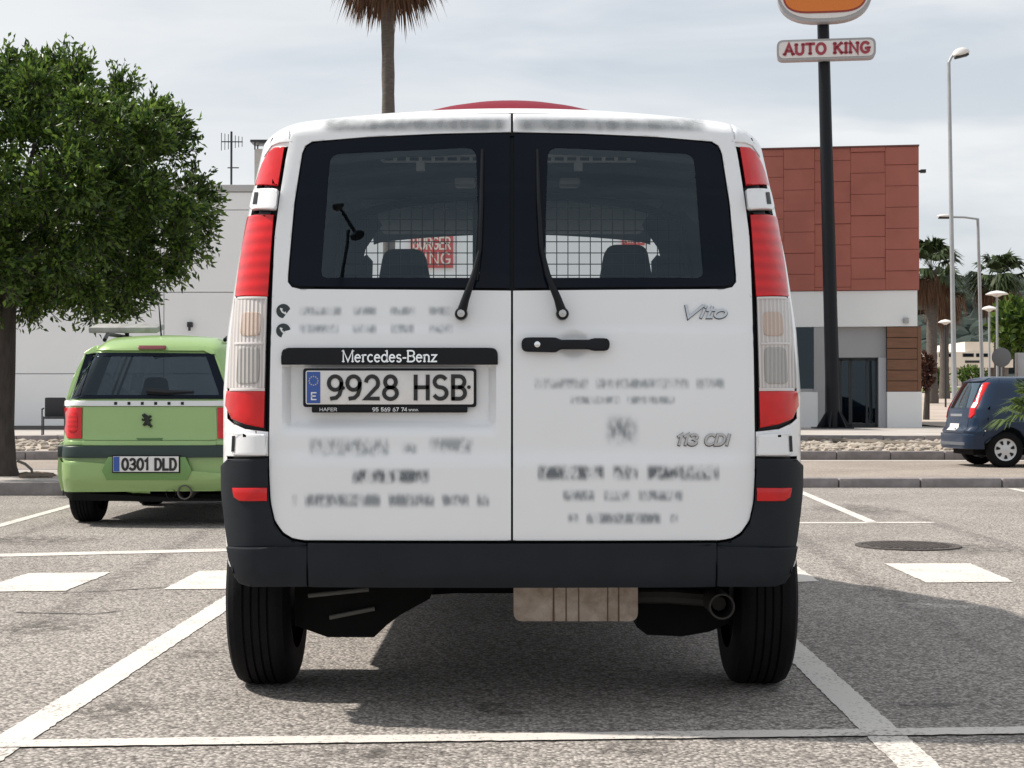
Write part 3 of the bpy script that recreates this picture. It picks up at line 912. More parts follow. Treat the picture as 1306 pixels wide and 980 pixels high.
def leaves_mesh(name, pos, dirs, ln, wd, rng):
    """pos, dirs arrays (n, 3); one folded diamond leaf each"""
    n = len(pos)
    d = dirs / np.linalg.norm(dirs, axis=1)[:, None]
    r = rng.normal(size=(n, 3)); s = np.cross(d, r); s /= np.linalg.norm(s, axis=1)[:, None]
    u = np.cross(s, d)
    L_ = (ln * rng.uniform(.65, 1.25, n))[:, None]; W_ = (wd * rng.uniform(.7, 1.2, n))[:, None]
    p0 = pos; p2 = pos + d * L_ - u * L_ * .12
    mid = pos + d * L_ * .45
    p1 = mid + s * W_ + u * W_ * .35; p3 = mid - s * W_ + u * W_ * .35
    v = np.stack([p0, p1, p2, p3], 1).reshape(-1, 3)
    base = np.arange(n) * 4
    f = np.stack([np.stack([base, base + 1, base + 2], 1), np.stack([base, base + 2, base + 3], 1)], 1).reshape(-1, 3)
    me = bpy.data.meshes.new(name)
    me.vertices.add(len(v)); me.vertices.foreach_set("co", v.ravel())
    me.loops.add(f.size); me.loops.foreach_set("vertex_index", f.ravel().astype(np.int32))
    me.polygons.add(len(f)); me.polygons.foreach_set("loop_start", np.arange(0, f.size, 3, dtype=np.int32)); me.polygons.foreach_set("loop_total", np.full(len(f), 3, dtype=np.int32))
    me.update(); me.validate()
    return me

rng = np.random.default_rng(5)
TY = 19.5
tb = at(6, 605, TY)
tree = thing("leafy_tree", "round-crowned dark green street tree at the left edge above the green car", "tree", (tb.x, TY, .13))
cz = 3.52; rx, ry, rz = 2.36, 2.2, 1.56
P_, D_ = [], []
twigs = []
boughs = []
tries = 0
while len(boughs) < 190 and tries < 6000:
    tries += 1
    q = rng.normal(size=3); q /= np.linalg.norm(q)
    rad = rng.uniform(.25, 1) ** .45
    if q[2] * rad < -.78: continue
    lob = 1 + .16 * noise.noise(Vector((q[0] * 1.7 + 3, q[1] * 1.7, q[2] * 1.7)))
    c = np.array([q[0] * rx, q[1] * ry, q[2] * rz]) * rad * lob + np.array([0, 0, cz])
    if any(np.linalg.norm(c - b[0]) < .38 for b in boughs): continue
    boughs.append((c, rng.uniform(.32, .54), q, rad))
for c, br_, q, rad in boughs:
    low_ = q[2] < -.3
    m_ = int(26 * (br_ / .4) ** 2)
    for _ in range(m_):                         # leafy twigs over the bough
        d_ = rng.normal(size=3) + q * .8 + np.array([0, 0, .35 if not low_ else -.15]); d_ /= np.linalg.norm(d_)
        ln_ = br_ * rng.uniform(.55, 1.0) * (1.35 if rng.uniform() < .10 and rad > .7 else 1.0)
        k = int(rng.integers(13, 22)); tt = np.linspace(.35, 1, k)[:, None]
        bend = np.array([0, 0, -.10 if rng.uniform() < .5 else .05])
        p_ = c + d_ * ln_ * tt + bend * tt ** 2 + rng.normal(size=(k, 3)) * .028
        P_.append(p_); D_.append(d_ * .9 + rng.normal(size=(k, 3)) * .62)
        if rad > .7: twigs.append((c + d_ * ln_ * .3, c + d_ * ln_ + bend))
crown = leaves_mesh("crown", np.concatenate(P_), np.concatenate(D_), .098, .0205, rng)
tag(obj("crown", crown, LEAF, tree, flat=True), kind="stuff")
bm = bmesh.new()
tube(bm, [(0, 0, -.05), (.0, 0, .12), (-.02, .02, .6), (.01, .0, 1.4), (.02, .0, 2.1), (0, 0, 2.6)], [.20, .145, .125, .115, .11, .10], 14)
obj("trunk", bm, BARK, tree)
for k in range(9):
    a = 2 * math.pi * k / 9 + .3; e = rng.uniform(.3, 1.1)
    p1 = Vector((math.cos(a) * .9, math.sin(a) * .9, 2.7 + e)); p2 = Vector((math.cos(a) * 1.8, math.sin(a) * 1.7, 2.9 + 1.7 * e))
    bm = bmesh.new(); tube(bm, [(0, 0, 2.0 + .05 * k), Vector((0, 0, 2.35)).lerp(p1, .5), p1, p2], [.075, .06, .045, .018], 7); obj("limb", bm, BARK, tree)
bm = bmesh.new()
for a, b in twigs: tube(bm, [Vector(a), Vector(b)], [.009, .005], 3, cap=False)
tag(obj("twigs", bm, BARK, tree, flat=True), kind="stuff")

# cut branch and hose lying at the trunk foot
bm = bmesh.new()
hz_ = [gnd(x, y, .16) for x, y in ((24, 576), (60, 569), (95, 567), (130, 568))]
tube(bm, [(p.x, 19.9 + (p.y - 25) * .05, .16 + (585 - y) / 102) for p, y in zip(hz_, (578, 570, 568, 570))], .022, 7)
tag(obj("drooping_branch", bm, BARK), "bare brown branch arching out from the tree trunk foot", "branch")
bm = bmesh.new()
tube(bm, [at(x, y, 19.3) for x, y in ((22, 588), (32, 592), (40, 599), (42, 606), (36, 609))], .018, 7)
tag(obj("garden_hose", bm, M("grey_hose", (.12, .11, .10), rough=.7)), "short looped hose beside the tree trunk foot", "hose")
bm = bmesh.new()
for k in range(26):
    v0 = bmesh.ops.create_icosphere(bm, subdivisions=1, radius=1)["verts"]; c = gnd(rs.uniform(30, 68), rs.uniform(604, 609), .14); r = rs.uniform(.03, .09)
    for v in v0: v.co = c + Vector((v.co.x * r * 2, v.co.y * r, v.co.z * r * .5)) * rs.uniform(.8, 1.1)
tag(obj("soil_heap", bm, M("brown_soil", (.16, .12, .09), rough=1.0, var=.3)), "low heap of brown soil and litter beside the tree trunk", "soil", kind="stuff")

# palms
FROND = leafmat("palm_frond_green", (.020, .036, .012), (.06, .085, .03), .2, .5)
DEAD = leafmat("dead_frond_brown", (.075, .038, .024), (.19, .11, .065), .2, .8)
PBARK = M("palm_bark", (.10, .085, .075), rough=.95, var=.3, vscale=6, bump=.8, bscale=10, stretch=(1, 1, 4))
def fan(V, Fc, base, d, up, ln, n, spread, droop, rng, wd=.05):
    """one fan frond: stalk plus n drooping blades"""
    d = Vector(d).normalized(); s = d.cross(Vector(up)).normalized(); u = s.cross(d)
    b = Vector(base); hub_ = b + d * ln * .42
    o = len(V); V += [b + s * .02, b - s * .02, hub_ - s * .015, hub_ + s * .015]; Fc.append((o, o + 1, o + 2, o + 3))
    for k in range(n):
        a = spread * ((k + .5) / n * 2 - 1) + rng.uniform(-.06, .06)
        q = (d * math.cos(a) + s * math.sin(a)).normalized(); l2 = ln * .62 * (1 - .25 * abs(a) / spread) * rng.uniform(.85, 1.1)
        side = q.cross(u).normalized() * wd * ln * .5
        m_ = hub_ + q * l2 * .55 + u * .04; e = hub_ + q * l2 + Vector((0, 0, -droop * l2 * rng.uniform(.5, 1.3)))
        o = len(V); V += [hub_, m_ + side, e, m_ - side]; Fc.append((o, o + 1, o + 2, o + 3))
def make_palm(label, base, h, tr, cr, nf, skirt, seed, lean=0.0, drop=1.5, group=None, ndead=60, emax=-.45):
    r_ = np.random.default_rng(seed)
    t = thing("fan_palm", label, "palm", base, group=group)
    bm = bmesh.new(); n = 26
    tube(bm, [(lean * (k / n) ** 1.5, 0, h * k / n) for k in range(n + 1)], [tr * (1.25 - .3 * min(1, k / 6) + (.05 if k % 2 else -.03)) for k in range(n + 1)], 12)
    obj("trunk", bm, PBARK, t)
    V, Fc = [], []
    for k in range(nf):
        a = r_.uniform(0, 6.283); e = r_.uniform(-.35, 1.35)
        fan(V, Fc, (lean, 0, h), (math.cos(a) * math.cos(e), math.sin(a) * math.cos(e), math.sin(e)), (0, 0, 1) if e < 1.2 else (1, 0, 0), cr, 16, 1.15, .45, r_, .075)
    me = bpy.data.meshes.new("crown"); me.from_pydata([tuple(v) for v in V], [], Fc); tag(obj("crown", me, FROND, t, flat=True), kind="stuff")
    V, Fc = [], []
    for k in range(ndead):
        a = r_.uniform(0, 6.283); e = r_.uniform(max(-1.35, emax - .95), emax); zz = h - r_.uniform(.0, .25) * skirt
        fan(V, Fc, (lean + math.cos(a) * tr * .6, math.sin(a) * tr * .6, zz), (math.cos(a) * math.cos(e), math.sin(a) * math.cos(e), math.sin(e)), (0, 0, 1), skirt, 12, .75, drop, r_, .05)
    me = bpy.data.meshes.new("dead_skirt"); me.from_pydata([tuple(v) for v in V], [], Fc); tag(obj("dead_skirt", me, DEAD, t, flat=True), kind="stuff")
    return t
pb = at(492, 518, 40.0); pt = at(490, 30, 40.0)
make_palm("tall fan palm with a brown dead skirt rising behind the van roof", (pb.x + .1, 40, .15), pt.z + 1.95, .17, 2.1, 34, 1.62, 21, lean=-.08, drop=.55, ndead=120, emax=-.12)
p_ = at(1188, 345, 84.0); make_palm("fan palm with thick brown skirt just right of the red restaurant wall", (p_.x, 84, slope_z(84)), p_.z - slope_z(84), .3, 2.3, 34, 1.35, 31, drop=1.1)
p_ = at(1204, 368, 92.0); make_palm("smaller fan palm behind the tall lamp post", (p_.x, 92, slope_z(92)), p_.z - slope_z(92), .28, 1.9, 28, 1.5, 33, drop=1.1)
p_ = at(1274, 358, 84.0); make_palm("fan palm standing alone against the hill near the right edge", (p_.x, 84, slope_z(84)), p_.z - slope_z(84), .3, 2.1, 36, 1.5, 37, drop=1.0)

# loose bushes in the background right
def bush(label, px, py, Y, w_, h_, seed, mat, n=900, ln=.5, name="bush"):
    r_ = np.random.default_rng(seed); p = at(px, py, Y)
    t = thing(name, label, "bush", (p.x, Y, slope_z(Y) if Y > 52 else .15))
    z0 = p.z - t.location.z
    q = r_.normal(size=(n, 3)); q /= np.linalg.norm(q, axis=1)[:, None]; q *= (r_.uniform(0, 1, n) ** .35)[:, None]
    pos = q * np.array([w_, w_ * .7, h_]) + np.array([0, 0, z0])
    tag(obj("foliage", leaves_mesh("foliage", pos, q + r_.normal(size=(n, 3)) * .6 + np.array([0, 0, .3]), ln, ln * .3, r_), mat, t, flat=True), kind="stuff")
    bm = bmesh.new(); tube(bm, [(0, 0, -.1), (.05, 0, max(.3, z0 * .6)), (0, 0, max(.5, z0))], [.14, .1, .05], 8); obj("stem", bm, BARK, t)
    return t
bush("loose green tree leaning in at the right edge below the lone palm", 1296, 418, 74, 1.1, 1.3, 4, LEAF, 800, .45)
bush("reddish brown shrub at the corner of the restaurant", 1181, 474, 62, .32, .75, 6, leafmat("reddish_shrub", (.06, .025, .02), (.14, .07, .05)), 500, .2)
bush("dark round shrub before the cream office building", 1197, 480, 112, .7, .5, 8, LEAF, 400, .3)
bush("dark clipped shrub right of the tall lamp post", 1240, 478, 112, 1.0, .6, 9, LEAF, 400, .3)

# spiky plant at the right edge, growing on the kerb island
sp_ = thing("spiky_plant", "spiky green palm shrub at the right edge before the blue car", "plant", (at(1322, 560, 20.6).x, 20.6, 0.0))
r_ = np.random.default_rng(12); V, Fc = [], []
for k in range(20):
    a = r_.uniform(0, 6.283); e = r_.uniform(-.1, 1.3)
    fan(V, Fc, (0, 0, .80), (math.cos(a) * math.cos(e), math.sin(a) * math.cos(e), math.sin(e)), (0, 0, 1) if e < 1.2 else (1, 0, 0), .70, 14, 1.0, .25, r_, .05)
me = bpy.data.meshes.new("fronds"); me.from_pydata([tuple(v) for v in V], [], Fc)
tag(obj("fronds", me, leafmat("fresh_frond", (.05, .085, .02), (.13, .19, .055)), sp_, flat=True), kind="stuff")
bm = bmesh.new(); tube(bm, [(0, 0, -.05), (0, 0, .45), (0, 0, .83)], [.14, .12, .06], 10); obj("trunk", bm, PBARK, sp_)

# ---------------------------------------------------------------- street furniture
LAMPM = M("galvanised_steel", (.36, .37, .38), rough=.5, metal=.5, var=.08)
PALE = M("pale_lamp_shell", (.66, .64, .62), rough=.4)
# tall sign mast
SY = 50.0
sb0 = at(1063, 548, SY); st = at(1048, -60, SY)
mast = thing("sign_mast", "black mast with a white AUTO KING sign and a burger sign on top", "sign mast", (sb0.x, SY, .28))
def so(px, py): p = at(px, py, SY); return p.x - sb0.x, p.z - .28
topx, topz = so(1048.5, -20)
bm = bmesh.new(); tube(bm, [(0, 0, 0), (topx * .5, 0, topz * .5), (topx, 0, topz)], [.235, .205, .185], 20); obj("pole", bm, BLACKP, mast)
obj("base_plate", boxbm(-.62, .55, -.5, .5, 0, .05, bevel=.01), BLACKP, mast)
for a in range(6):
    bm = bmesh.new(); prism(bm, [(.2, .05), (.55, .05), (.2, .62)], -.02, .02)
    bmesh.ops.rotate(bm, verts=bm.verts, cent=(0, 0, 0), matrix=Matrix.Rotation(a * math.pi / 3 + .1, 3, 'Z')); obj("gusset", bm, BLACKP, mast)
SIGNW = M("sign_white_face", (.66, .64, .63), rough=.4, var=.03)
SIGNE = M("sign_edge_grey", (.33, .33, .34), rough=.5)
def yawed(o, cx):
    o.location = (cx, 0, 0); o.rotation_euler = (0, 0, -R_(8)); return o
a0, z0_ = so(991, 80); a1, z1_ = so(1114, 54)
cxs = (a0 + a1) / 2; w2 = (a1 - a0) / 2
bm = bmesh.new(); prism(bm, fillet([(-w2, z0_), (-w2, z1_), (w2, z1_), (w2, z0_)], .22), -.48, -.12); sbx = yawed(obj("sign_box", bm, SIGNE, mast), cxs)
bm = bmesh.new(); prism(bm, fillet([(-w2 + .07, z0_ + .07), (-w2 + .07, z1_ - .07), (w2 - .07, z1_ - .07), (w2 - .07, z0_ + .07)], .17), -.50, -.47); obj("sign_face", bm, SIGNW, sbx)
for b_ in letters("AUTO KING", -w2 + .24, w2 - .2, z0_ + .17, z1_ - .15, lambda x, z: -.50, .085, depth=.02, serif=.12, gap=.16): obj("sign_letter", b_, M("sign_dark_red", (.30, .03, .05), rough=.5), sbx, flat=True)
# burger sign: rounded white box with an orange bun half
b0, _ = so(991, 0); b1, _ = so(1110, 0); zb_ = so(0, 33)[1]
cxb = (b0 + b1) / 2; w2 = (b1 - b0) / 2
def bunshape(w_, zlo, zhi, k):
    pts = []
    for i in range(0, 181, 9):
        a = R_(180 + i); pts.append((w_ * (abs(math.cos(a)) ** .72) * (1 if math.cos(a) > 0 else -1), zlo + k + k * math.sin(a) * (abs(math.sin(a)) ** -.15 if abs(math.sin(a)) > .01 else 1)))
    for i in range(0, 181, 9):
        a = R_(i); pts.append((w_ * (abs(math.cos(a)) ** .72) * (1 if math.cos(a) > 0 else -1), zhi - k * 1.2 + k * 1.2 * math.sin(a)))
    q = []
    for p in pts:
        if not q or (Vector(p) - Vector(q[-1])).length > 1e-3: q.append(p)
    return q
zhi = zb_ + 2.9
bm = bmesh.new(); prism(bm, bunshape(w2, zb_, zhi, 1.0), -.55, -.1); bx_ = yawed(obj("burger_sign", bm, SIGNE, mast), cxb)
bm = bmesh.new(); prism(bm, bunshape(w2 - .08, zb_ + .10, zhi - .1, .95), -.57, -.54); obj("sign_face", bm, SIGNW, bx_)
bo = so(0, 2.5)[1]; bl_ = so(0, 21)[1]
def halfbun(w_, zlo, zt_): return [(w_ * (abs(math.cos(R_(180 + i))) ** .45) * (-1 if i < 90 else 1), zt_ + (zt_ - zlo) * math.sin(R_(180 + i))) for i in range(0, 181, 9)]
def clean(p):
    q = []
    for v in p:
        if not q or (Vector(v) - Vector(q[-1])).length > 1e-3: q.append(v)
    return q
bm = bmesh.new(); prism(bm, clean(halfbun(1.30, bl_ - .04, bo + .03)), -.585, -.56); obj("bun_outline", bm, M("sign_maroon", (.26, .04, .03), rough=.5), bx_)
bm = bmesh.new(); prism(bm, clean(halfbun(1.24, bl_ + .02, bo)), -.60, -.58); obj("bun", bm, M("bun_orange", (.62, .17, .02), rough=.5), bx_)
bm = bmesh.new(); prism(bm, clean([(x, 2 * bo + 1.05 - z) for x, z in halfbun(1.24, bl_ - .2, bo)]), -.60, -.58); obj("bun", bm, M("bun_orange", (.62, .17, .02), rough=.5), bx_)

# tall lamp with a short outreach arm
def lamp_tall(label, px0, pxt, pyt, Y, r, head, zb=0.0):
    b = at(px0, 518, Y); t = thing("street_lamp", label, "street lamp", (b.x, Y, zb), group="tall street lamps")
    tp = at(pxt, pyt, Y); tx_, tz_ = tp.x - b.x, tp.z - zb
    bm = bmesh.new(); tube(bm, [(0, 0, 0), (tx_ * .5, 0, tz_ * .5), (tx_, 0, tz_)], [r * 1.3, r, r * .8], 10); obj("pole", bm, LAMPM, t)
    h = at(*head, Y); hx2, hz2 = h.x - b.x, h.z - zb
    bm = bmesh.new(); tube(bm, [(tx_, 0, tz_ - .02), ((tx_ + hx2) / 2, 0, (tz_ + hz2) / 2 + .02), (hx2, 0, hz2)], r * .6, 8); obj("arm", bm, LAMPM, t)
    return t, hx2, hz2
def lamp_head(t, x, z, ln, dr, th, tilt):
    bm = bmesh.new(); bmesh.ops.create_uvsphere(bm, u_segments=16, v_segments=8, radius=1)
    for v in bm.verts:
        q = v.co; v.co = Vector((q.x * ln / 2, q.y * .16, (q.z * th if q.z > 0 else q.z * th * .35)))
    bmesh.ops.rotate(bm, verts=bm.verts, cent=(0, 0, 0), matrix=Matrix.Rotation(-tilt, 3, 'Y'))
    bmesh.ops.translate(bm, verts=bm.verts, vec=(x + dr * ln * .42, 0, z + .02)); o = obj("lamp_head", bm, PALE, t)
    bm = bmesh.new(); box(bm, -ln * .38, ln * .38, -.1, .1, -.09, -.03, bevel=.02)
    bmesh.ops.rotate(bm, verts=bm.verts, cent=(0, 0, 0), matrix=Matrix.Rotation(-tilt, 3, 'Y'))
    bmesh.ops.translate(bm, verts=bm.verts, vec=(x + dr * ln * .42, 0, z + .02)); obj("lamp_glass", bm, DARKM, o)
t, hx2, hz2 = lamp_tall("tall steel street lamp with short arm, nearest the right edge", 1218, 1210, 80, 40, .055, (1216, 70))
lamp_head(t, hx2, hz2, .46, 1, .16, R_(14))
t, hx2, hz2 = lamp_tall("steel street lamp with long level arm reaching left", 1254, 1247, 279, 62, .07, (1213, 277), slope_z(62))
lamp_head(t, hx2, hz2, .62, -1, .10, 0)
# park lamps with flat hats
for i, (px_, py_, Y_, hw_) in enumerate(((1206, 411, 78, 9), (1262, 394, 72, 10), (1272, 375, 66, 14))):
    b = at(px_, 500, Y_); zb = slope_z(Y_); tz_ = at(px_, py_, Y_).z - zb
    t = thing("park_lamp", ("lowest flat-hatted park lamp, left of the tall lamp post", "middle flat-hatted park lamp right of the level-arm lamp", "highest flat-hatted park lamp below the lone palm")[i], "street lamp", (b.x, Y_, zb), group="flat-hatted park lamps")
    bm = bmesh.new(); tube(bm, [(0, 0, 0), (0, 0, tz_ - .12)], .05, 8); obj("pole", bm, LAMPM if i else DARKM, t)
    rr = hw_ * Y_ / F
    bm = bmesh.new(); lathe(bm, [(.05, -.14), (rr * .5, -.06), (rr, -.03), (rr, .0), (rr * .6, .09), (.01, .14)], (0, 0, tz_), 'Z', 20); obj("lamp_hat", bm, PALE, t)
# road sign seen from the back
b = at(1277, 490, 56); zz = slope_z(56)
t = thing("road_sign", "round grey road sign seen from its back, above the blue car roof", "road sign", (b.x, 56, zz))
sz = at(1277, 456, 56).z - zz
bm = bmesh.new(); lathe(bm, [(.345, 0), (.345, .03), (.30, .035), (.002, .035)], (0, -.05, sz), 'Y', 28); bmesh.ops.reverse_faces(bm, faces=bm.faces); lathe(bm, [(.345, 0), (.32, -.012), (.002, -.012)], (0, -.05, sz), 'Y', 28)
obj("sign_disc", bm, M("sign_back_grey", (.16, .16, .165), rough=.6, metal=.3), t)
bm = bmesh.new(); tube(bm, [(0, 0, 0), (0, 0, sz + .3)], .035, 8); obj("post", bm, LAMPM, t)
b = at(1297, 490, 58); zz = slope_z(58)
t = thing("service_cabinet", "pale grey service cabinet on posts at the right edge behind the blue car", "cabinet", (b.x, 58, zz))
h1 = at(0, 440, 58).z - zz
obj("cabinet_body", boxbm(-.02, .30, -.15, .2, h1 - 1.2, h1 - .3, bevel=.03), M("cabinet_grey", (.45, .45, .45), rough=.6, var=.1), t)
bm = bmesh.new(); tube(bm, [(.06, 0, 0), (.06, 0, h1 - 1.5)], .04, 8); tube(bm, [(.34, 0, 0), (.34, 0, h1 - 1.5)], .04, 8); obj("post", bm, LAMPM, t)

# chair by the long white wall
cb = gnd(69, 555, .28)
chp = thing("terrace_chair", "dark terrace chair standing alone by the long white wall", "chair", (cb.x, min(cb.y, 46.8), .28), R_(12))
CHM = M("dark_chair_weave", (.035, .036, .04), rough=.8)
obj("backrest", boxbm(-.24, .26, .2, .24, .42, .93, bevel=.03), CHM, chp)
obj("seat", boxbm(-.25, .27, -.25, .22, .40, .45, bevel=.015), CHM, chp)
for x_ in (-.27, .27):
    for y_ in (-.24, .22):
        bm = bmesh.new(); tube(bm, [(x_, y_, 0), (x_, y_, .46 if y_ > 0 else .64)], .018, 6); obj("leg", bm, DARKM, chp)
    bm = bmesh.new(); tube(bm, [(x_, -.25, .64), (x_, .24, .66)], .02, 6); obj("armrest", bm, DARKM, chp)


# ---------------------------------------------------------------- stains and tyre marks on the asphalt
def stainmat(name, col, alpha):
    m = bpy.data.materials.new(name); m.use_nodes = True
    t = m.node_tree; b = t.nodes["Principled BSDF"]; b.inputs["Base Color"].default_value = (*col, 1); b.inputs["Roughness"].default_value = .75
    a = t.nodes.new("ShaderNodeAttribute"); a.attribute_name = "fade"
    tc = t.nodes.new("ShaderNodeTexCoord"); nz = t.nodes.new("ShaderNodeTexNoise"); nz.inputs["Scale"].default_value = 14; nz.inputs["Detail"].default_value = 6
    mr = t.nodes.new("ShaderNodeMapRange"); mr.inputs["From Min"].default_value = .38; mr.inputs["From Max"].default_value = .62; mr.inputs["To Max"].default_value = alpha
    mu = t.nodes.new("ShaderNodeMath"); mu.operation = 'MULTIPLY'
    t.links.new(tc.outputs["Object"], nz.inputs["Vector"]); t.links.new(nz.outputs["Fac"], mr.inputs["Value"])
    t.links.new(mr.outputs["Result"], mu.inputs[0]); t.links.new(a.outputs["Fac"], mu.inputs[1]); t.links.new(mu.outputs["Value"], b.inputs["Alpha"])
    return m
STAIN = stainmat("dark_stain", (.06, .055, .05), .55)
TYREM = stainmat("tyre_mark", (.07, .065, .06), .32)
def stain(name, x, y, rx_, ry_, mat, z=.0016, rot=0.0):
    bm = bmesh.new(); lay = bm.verts.layers.float.new("fade"); n = 28
    c = bm.verts.new((x, y, z)); c[lay] = 1.0
    rings = []
    for f, a_ in ((.45, .8), (.75, .45), (1.0, 0.0)):
        rg = []
        for k in range(n):
            a = 2 * math.pi * k / n; w_ = f * (1 + .25 * noise.noise(Vector((math.cos(a) * 1.5 + x, math.sin(a) * 1.5 + y, 0))))
            u, v_ = math.cos(a) * rx_ * w_, math.sin(a) * ry_ * w_
            v = bm.verts.new((x + u * math.cos(rot) - v_ * math.sin(rot), y + u * math.sin(rot) + v_ * math.cos(rot), z)); v[lay] = a_; rg.append(v)
        rings.append(rg)
    for k in range(n): bm.faces.new((c, rings[0][k], rings[0][(k + 1) % n]))
    for a, b in zip(rings, rings[1:]):
        for k in range(n): bm.faces.new((a[k], b[k], b[(k + 1) % n], a[(k + 1) % n]))
    tag(obj(name, bm, mat, flat=True), kind="structure")
for px_, py_, a, b in ((150, 905, .16, .22), (820, 955, .14, .12), (480, 962, .22, .10), (60, 800, .25, .3), (1230, 700, .35, .5), (1180, 900, .12, .1), (640, 905, .12, .16), (1090, 650, .5, .9), (40, 690, .6, .5), (250, 835, .10, .12)):
    p = gnd(px_, py_); stain("oil_stain", p.x, p.y, a, b, STAIN, z=.0016 + .0001 * (px_ % 7))
for X_, rot_ in ((-2.35, .05), (-3.75, .05), (2.1, -.04), (3.5, -.04)):
    stain("tyre_mark", X_, 10.5, .11, 5.5, TYREM, z=.0024, rot=rot_)
# ------------------------------------------------------------------ cars
class Car:
    def __init__(s, ox, oy, W, top, crown, ch, u0, R, bow, lean):
        s.ox, s.oy, s.Wt, s.top, s.crown, s.ch, s.u0, s.R, s.bow, s.lean = ox, oy, W, top, crown, ch, u0, R, bow, lean
    def W(s, z): return lerp_table(s.Wt, z)
    def zt(s, x): return s.top - s.crown * (x / s.W(s.top)) ** 2
    def surf(s, x, z, grow=1.0):
        W = s.W(z) * grow
        u = abs(x) / W
        a = max(0, (u - s.u0) / (1 - s.u0)); zt = s.zt(x)
        b = max(0, (z - (zt - s.ch)) / s.ch)
        r2 = min(1.0, a * a + b * b)
        return lerp_table(s.lean, z) + s.bow * min(u, 1) ** 2 + s.R * (1 - math.sqrt(1 - r2))
    def solve(s, px, py, grow=1.0):
        Y = s.oy + .1
        for _ in range(12):
            p = at(px, py, Y)
            Y = .5 * Y + .5 * (s.oy + s.surf(p.x - s.ox, p.z, grow))
        return (p.x - s.ox, p.z)
    def S(s, pts, grow=1.0): return [s.solve(x, y, grow) for x, y in pts]
    def skin(s, root, inner, mat, zlow, off):
        rg = s.ring(zlow, zlow + .3)
        o = ring_panel("rear_skin", [(x * .99995, z) for x, z, c in rg], inner, s.surf, mat, root, off=off, n=160, rows=18, ease=3.0)
        return o
    def ring(s, zlow, belt, nz=12):
        half = []
        zs_end = s.zt(s.W(s.top) * s.u0) - s.ch
        zl = sorted(set([zlow + (zs_end - zlow) * k / nz for k in range(nz + 1)] + [belt]))
        for z in zl: half.append((s.W(z), z, 0))
        for k in range(1, 7):
            ph = R_(90 * k / 6); x, z = s.W(zs_end), zs_end
            for _ in range(8):
                x = s.W(z) * (s.u0 + (1 - s.u0) * math.cos(ph)); z = s.zt(x) - s.ch + s.ch * math.sin(ph)
            half.append((x, z, 1 if ph < R_(50) else 2))
        x0 = half[-1][0]
        for k in range(1, 7):
            x = x0 * (1 - k / 6); half.append((x, s.zt(x), 2))
        left = [(-x, z, c) for x, z, c in half]
        return left + [(x, z, c) for x, z, c in half[-2::-1]]
    def shell(s, root, mat, length, T, taper, belt, zlow, arches, hole, glass, step=.1, inset=None, name="body"):
        rg = s.ring(zlow, belt)
        ins = inset or 0.0
        top0 = s.top
        y0 = s.lean[-1][1] + s.bow + s.R + .02
        ys = [None] + [y0 + k * step for k in range(int((length - y0) / step) + 1)] + [length]
        bms = {}
        def B(k):
            if k not in bms: bms[k] = bmesh.new()
            return bms[k]
        grid = []
        for y in ys:
            row = []
            for x, z, c in rg:
                yy = s.surf(x * .99995, z) if y is None else y
                t = T(yy)
                if t >= belt:
                    z2 = z if z <= belt else belt + (z - belt) * (t - belt) / (top0 - belt)
                else:
                    z2 = zlow + (z - zlow) * (t - zlow) / (top0 - zlow)
                x2 = x / s.W(z) * s.W(z2) * taper(yy)
                for yw, ra in arches:
                    if abs(yy - yw) < ra:
                        z2 = max(z2, .33 * ra / .42 + math.sqrt(ra * ra - (yy - yw) ** 2)) if c == 0 else z2
                if ins:
                    x2 = x2 * (1 - ins / s.W(z2)); z2 = z2 - ins * (1 if c == 2 else 0)
                row.append(Vector((x2, yy + (ins if y is None else 0) - (ins if y == length else 0), z2)))
            grid.append(row)
        cache = {}
        def V(k, j, i):
            key = (k, j, i)
            if key not in cache: cache[key] = B(k).verts.new(grid[j][i])
            return cache[key]
        for j in range(len(ys) - 1):
            for i in range(len(rg) - 1):
                zm = (rg[i][1] + rg[i + 1][1]) / 2
                cat = 'top' if rg[i][2] == 2 and rg[i + 1][2] == 2 else ('up' if zm > belt else 'low')
                ym = (grid[j][i].y + grid[j + 1][i].y) / 2
                k = hole(ym, cat) or name
                if ins and k != name: continue
                try: B(k).faces.new((V(k, j, i), V(k, j + 1, i), V(k, j + 1, i + 1), V(k, j, i + 1)))
                except ValueError: pass
        last = len(ys) - 1
        B(name).faces.new([V(name, last, i) for i in range(len(rg))])
        out = {}
        for k, bm in bms.items():
            bmesh.ops.remove_doubles(bm, verts=bm.verts, dist=1e-4)
            bmesh.ops.dissolve_degenerate(bm, edges=bm.edges, dist=1e-5)
            bmesh.ops.recalc_face_normals(bm, faces=bm.faces)
            out[k] = bm
        res = {}
        for k, bm in out.items():
            if k == name:
                res[k] = obj(name, bm, mat, root, angle=30)
            else:
                # separate windows left and right
                comps = []
                seen = set()
                for f in bm.faces:
                    if f in seen: continue
                    st = [f]; comp = []
                    while st:
                        g = st.pop()
                        if g in seen: continue
                        seen.add(g); comp.append(g)
                        for e in g.edges: st += [h for h in e.link_faces if h not in seen]
                    comps.append(comp)
                for comp in comps:
                    b2 = bmesh.new(); mp = {}
                    for f in comp:
                        b2.faces.new([mp.setdefault(v, b2.verts.new(v.co)) if v not in mp else mp[v] for v in f.verts])
                    res.setdefault(k, []).append(obj(k, b2, glass[k] if isinstance(glass, dict) else glass, root))
                bm.free()
        return res

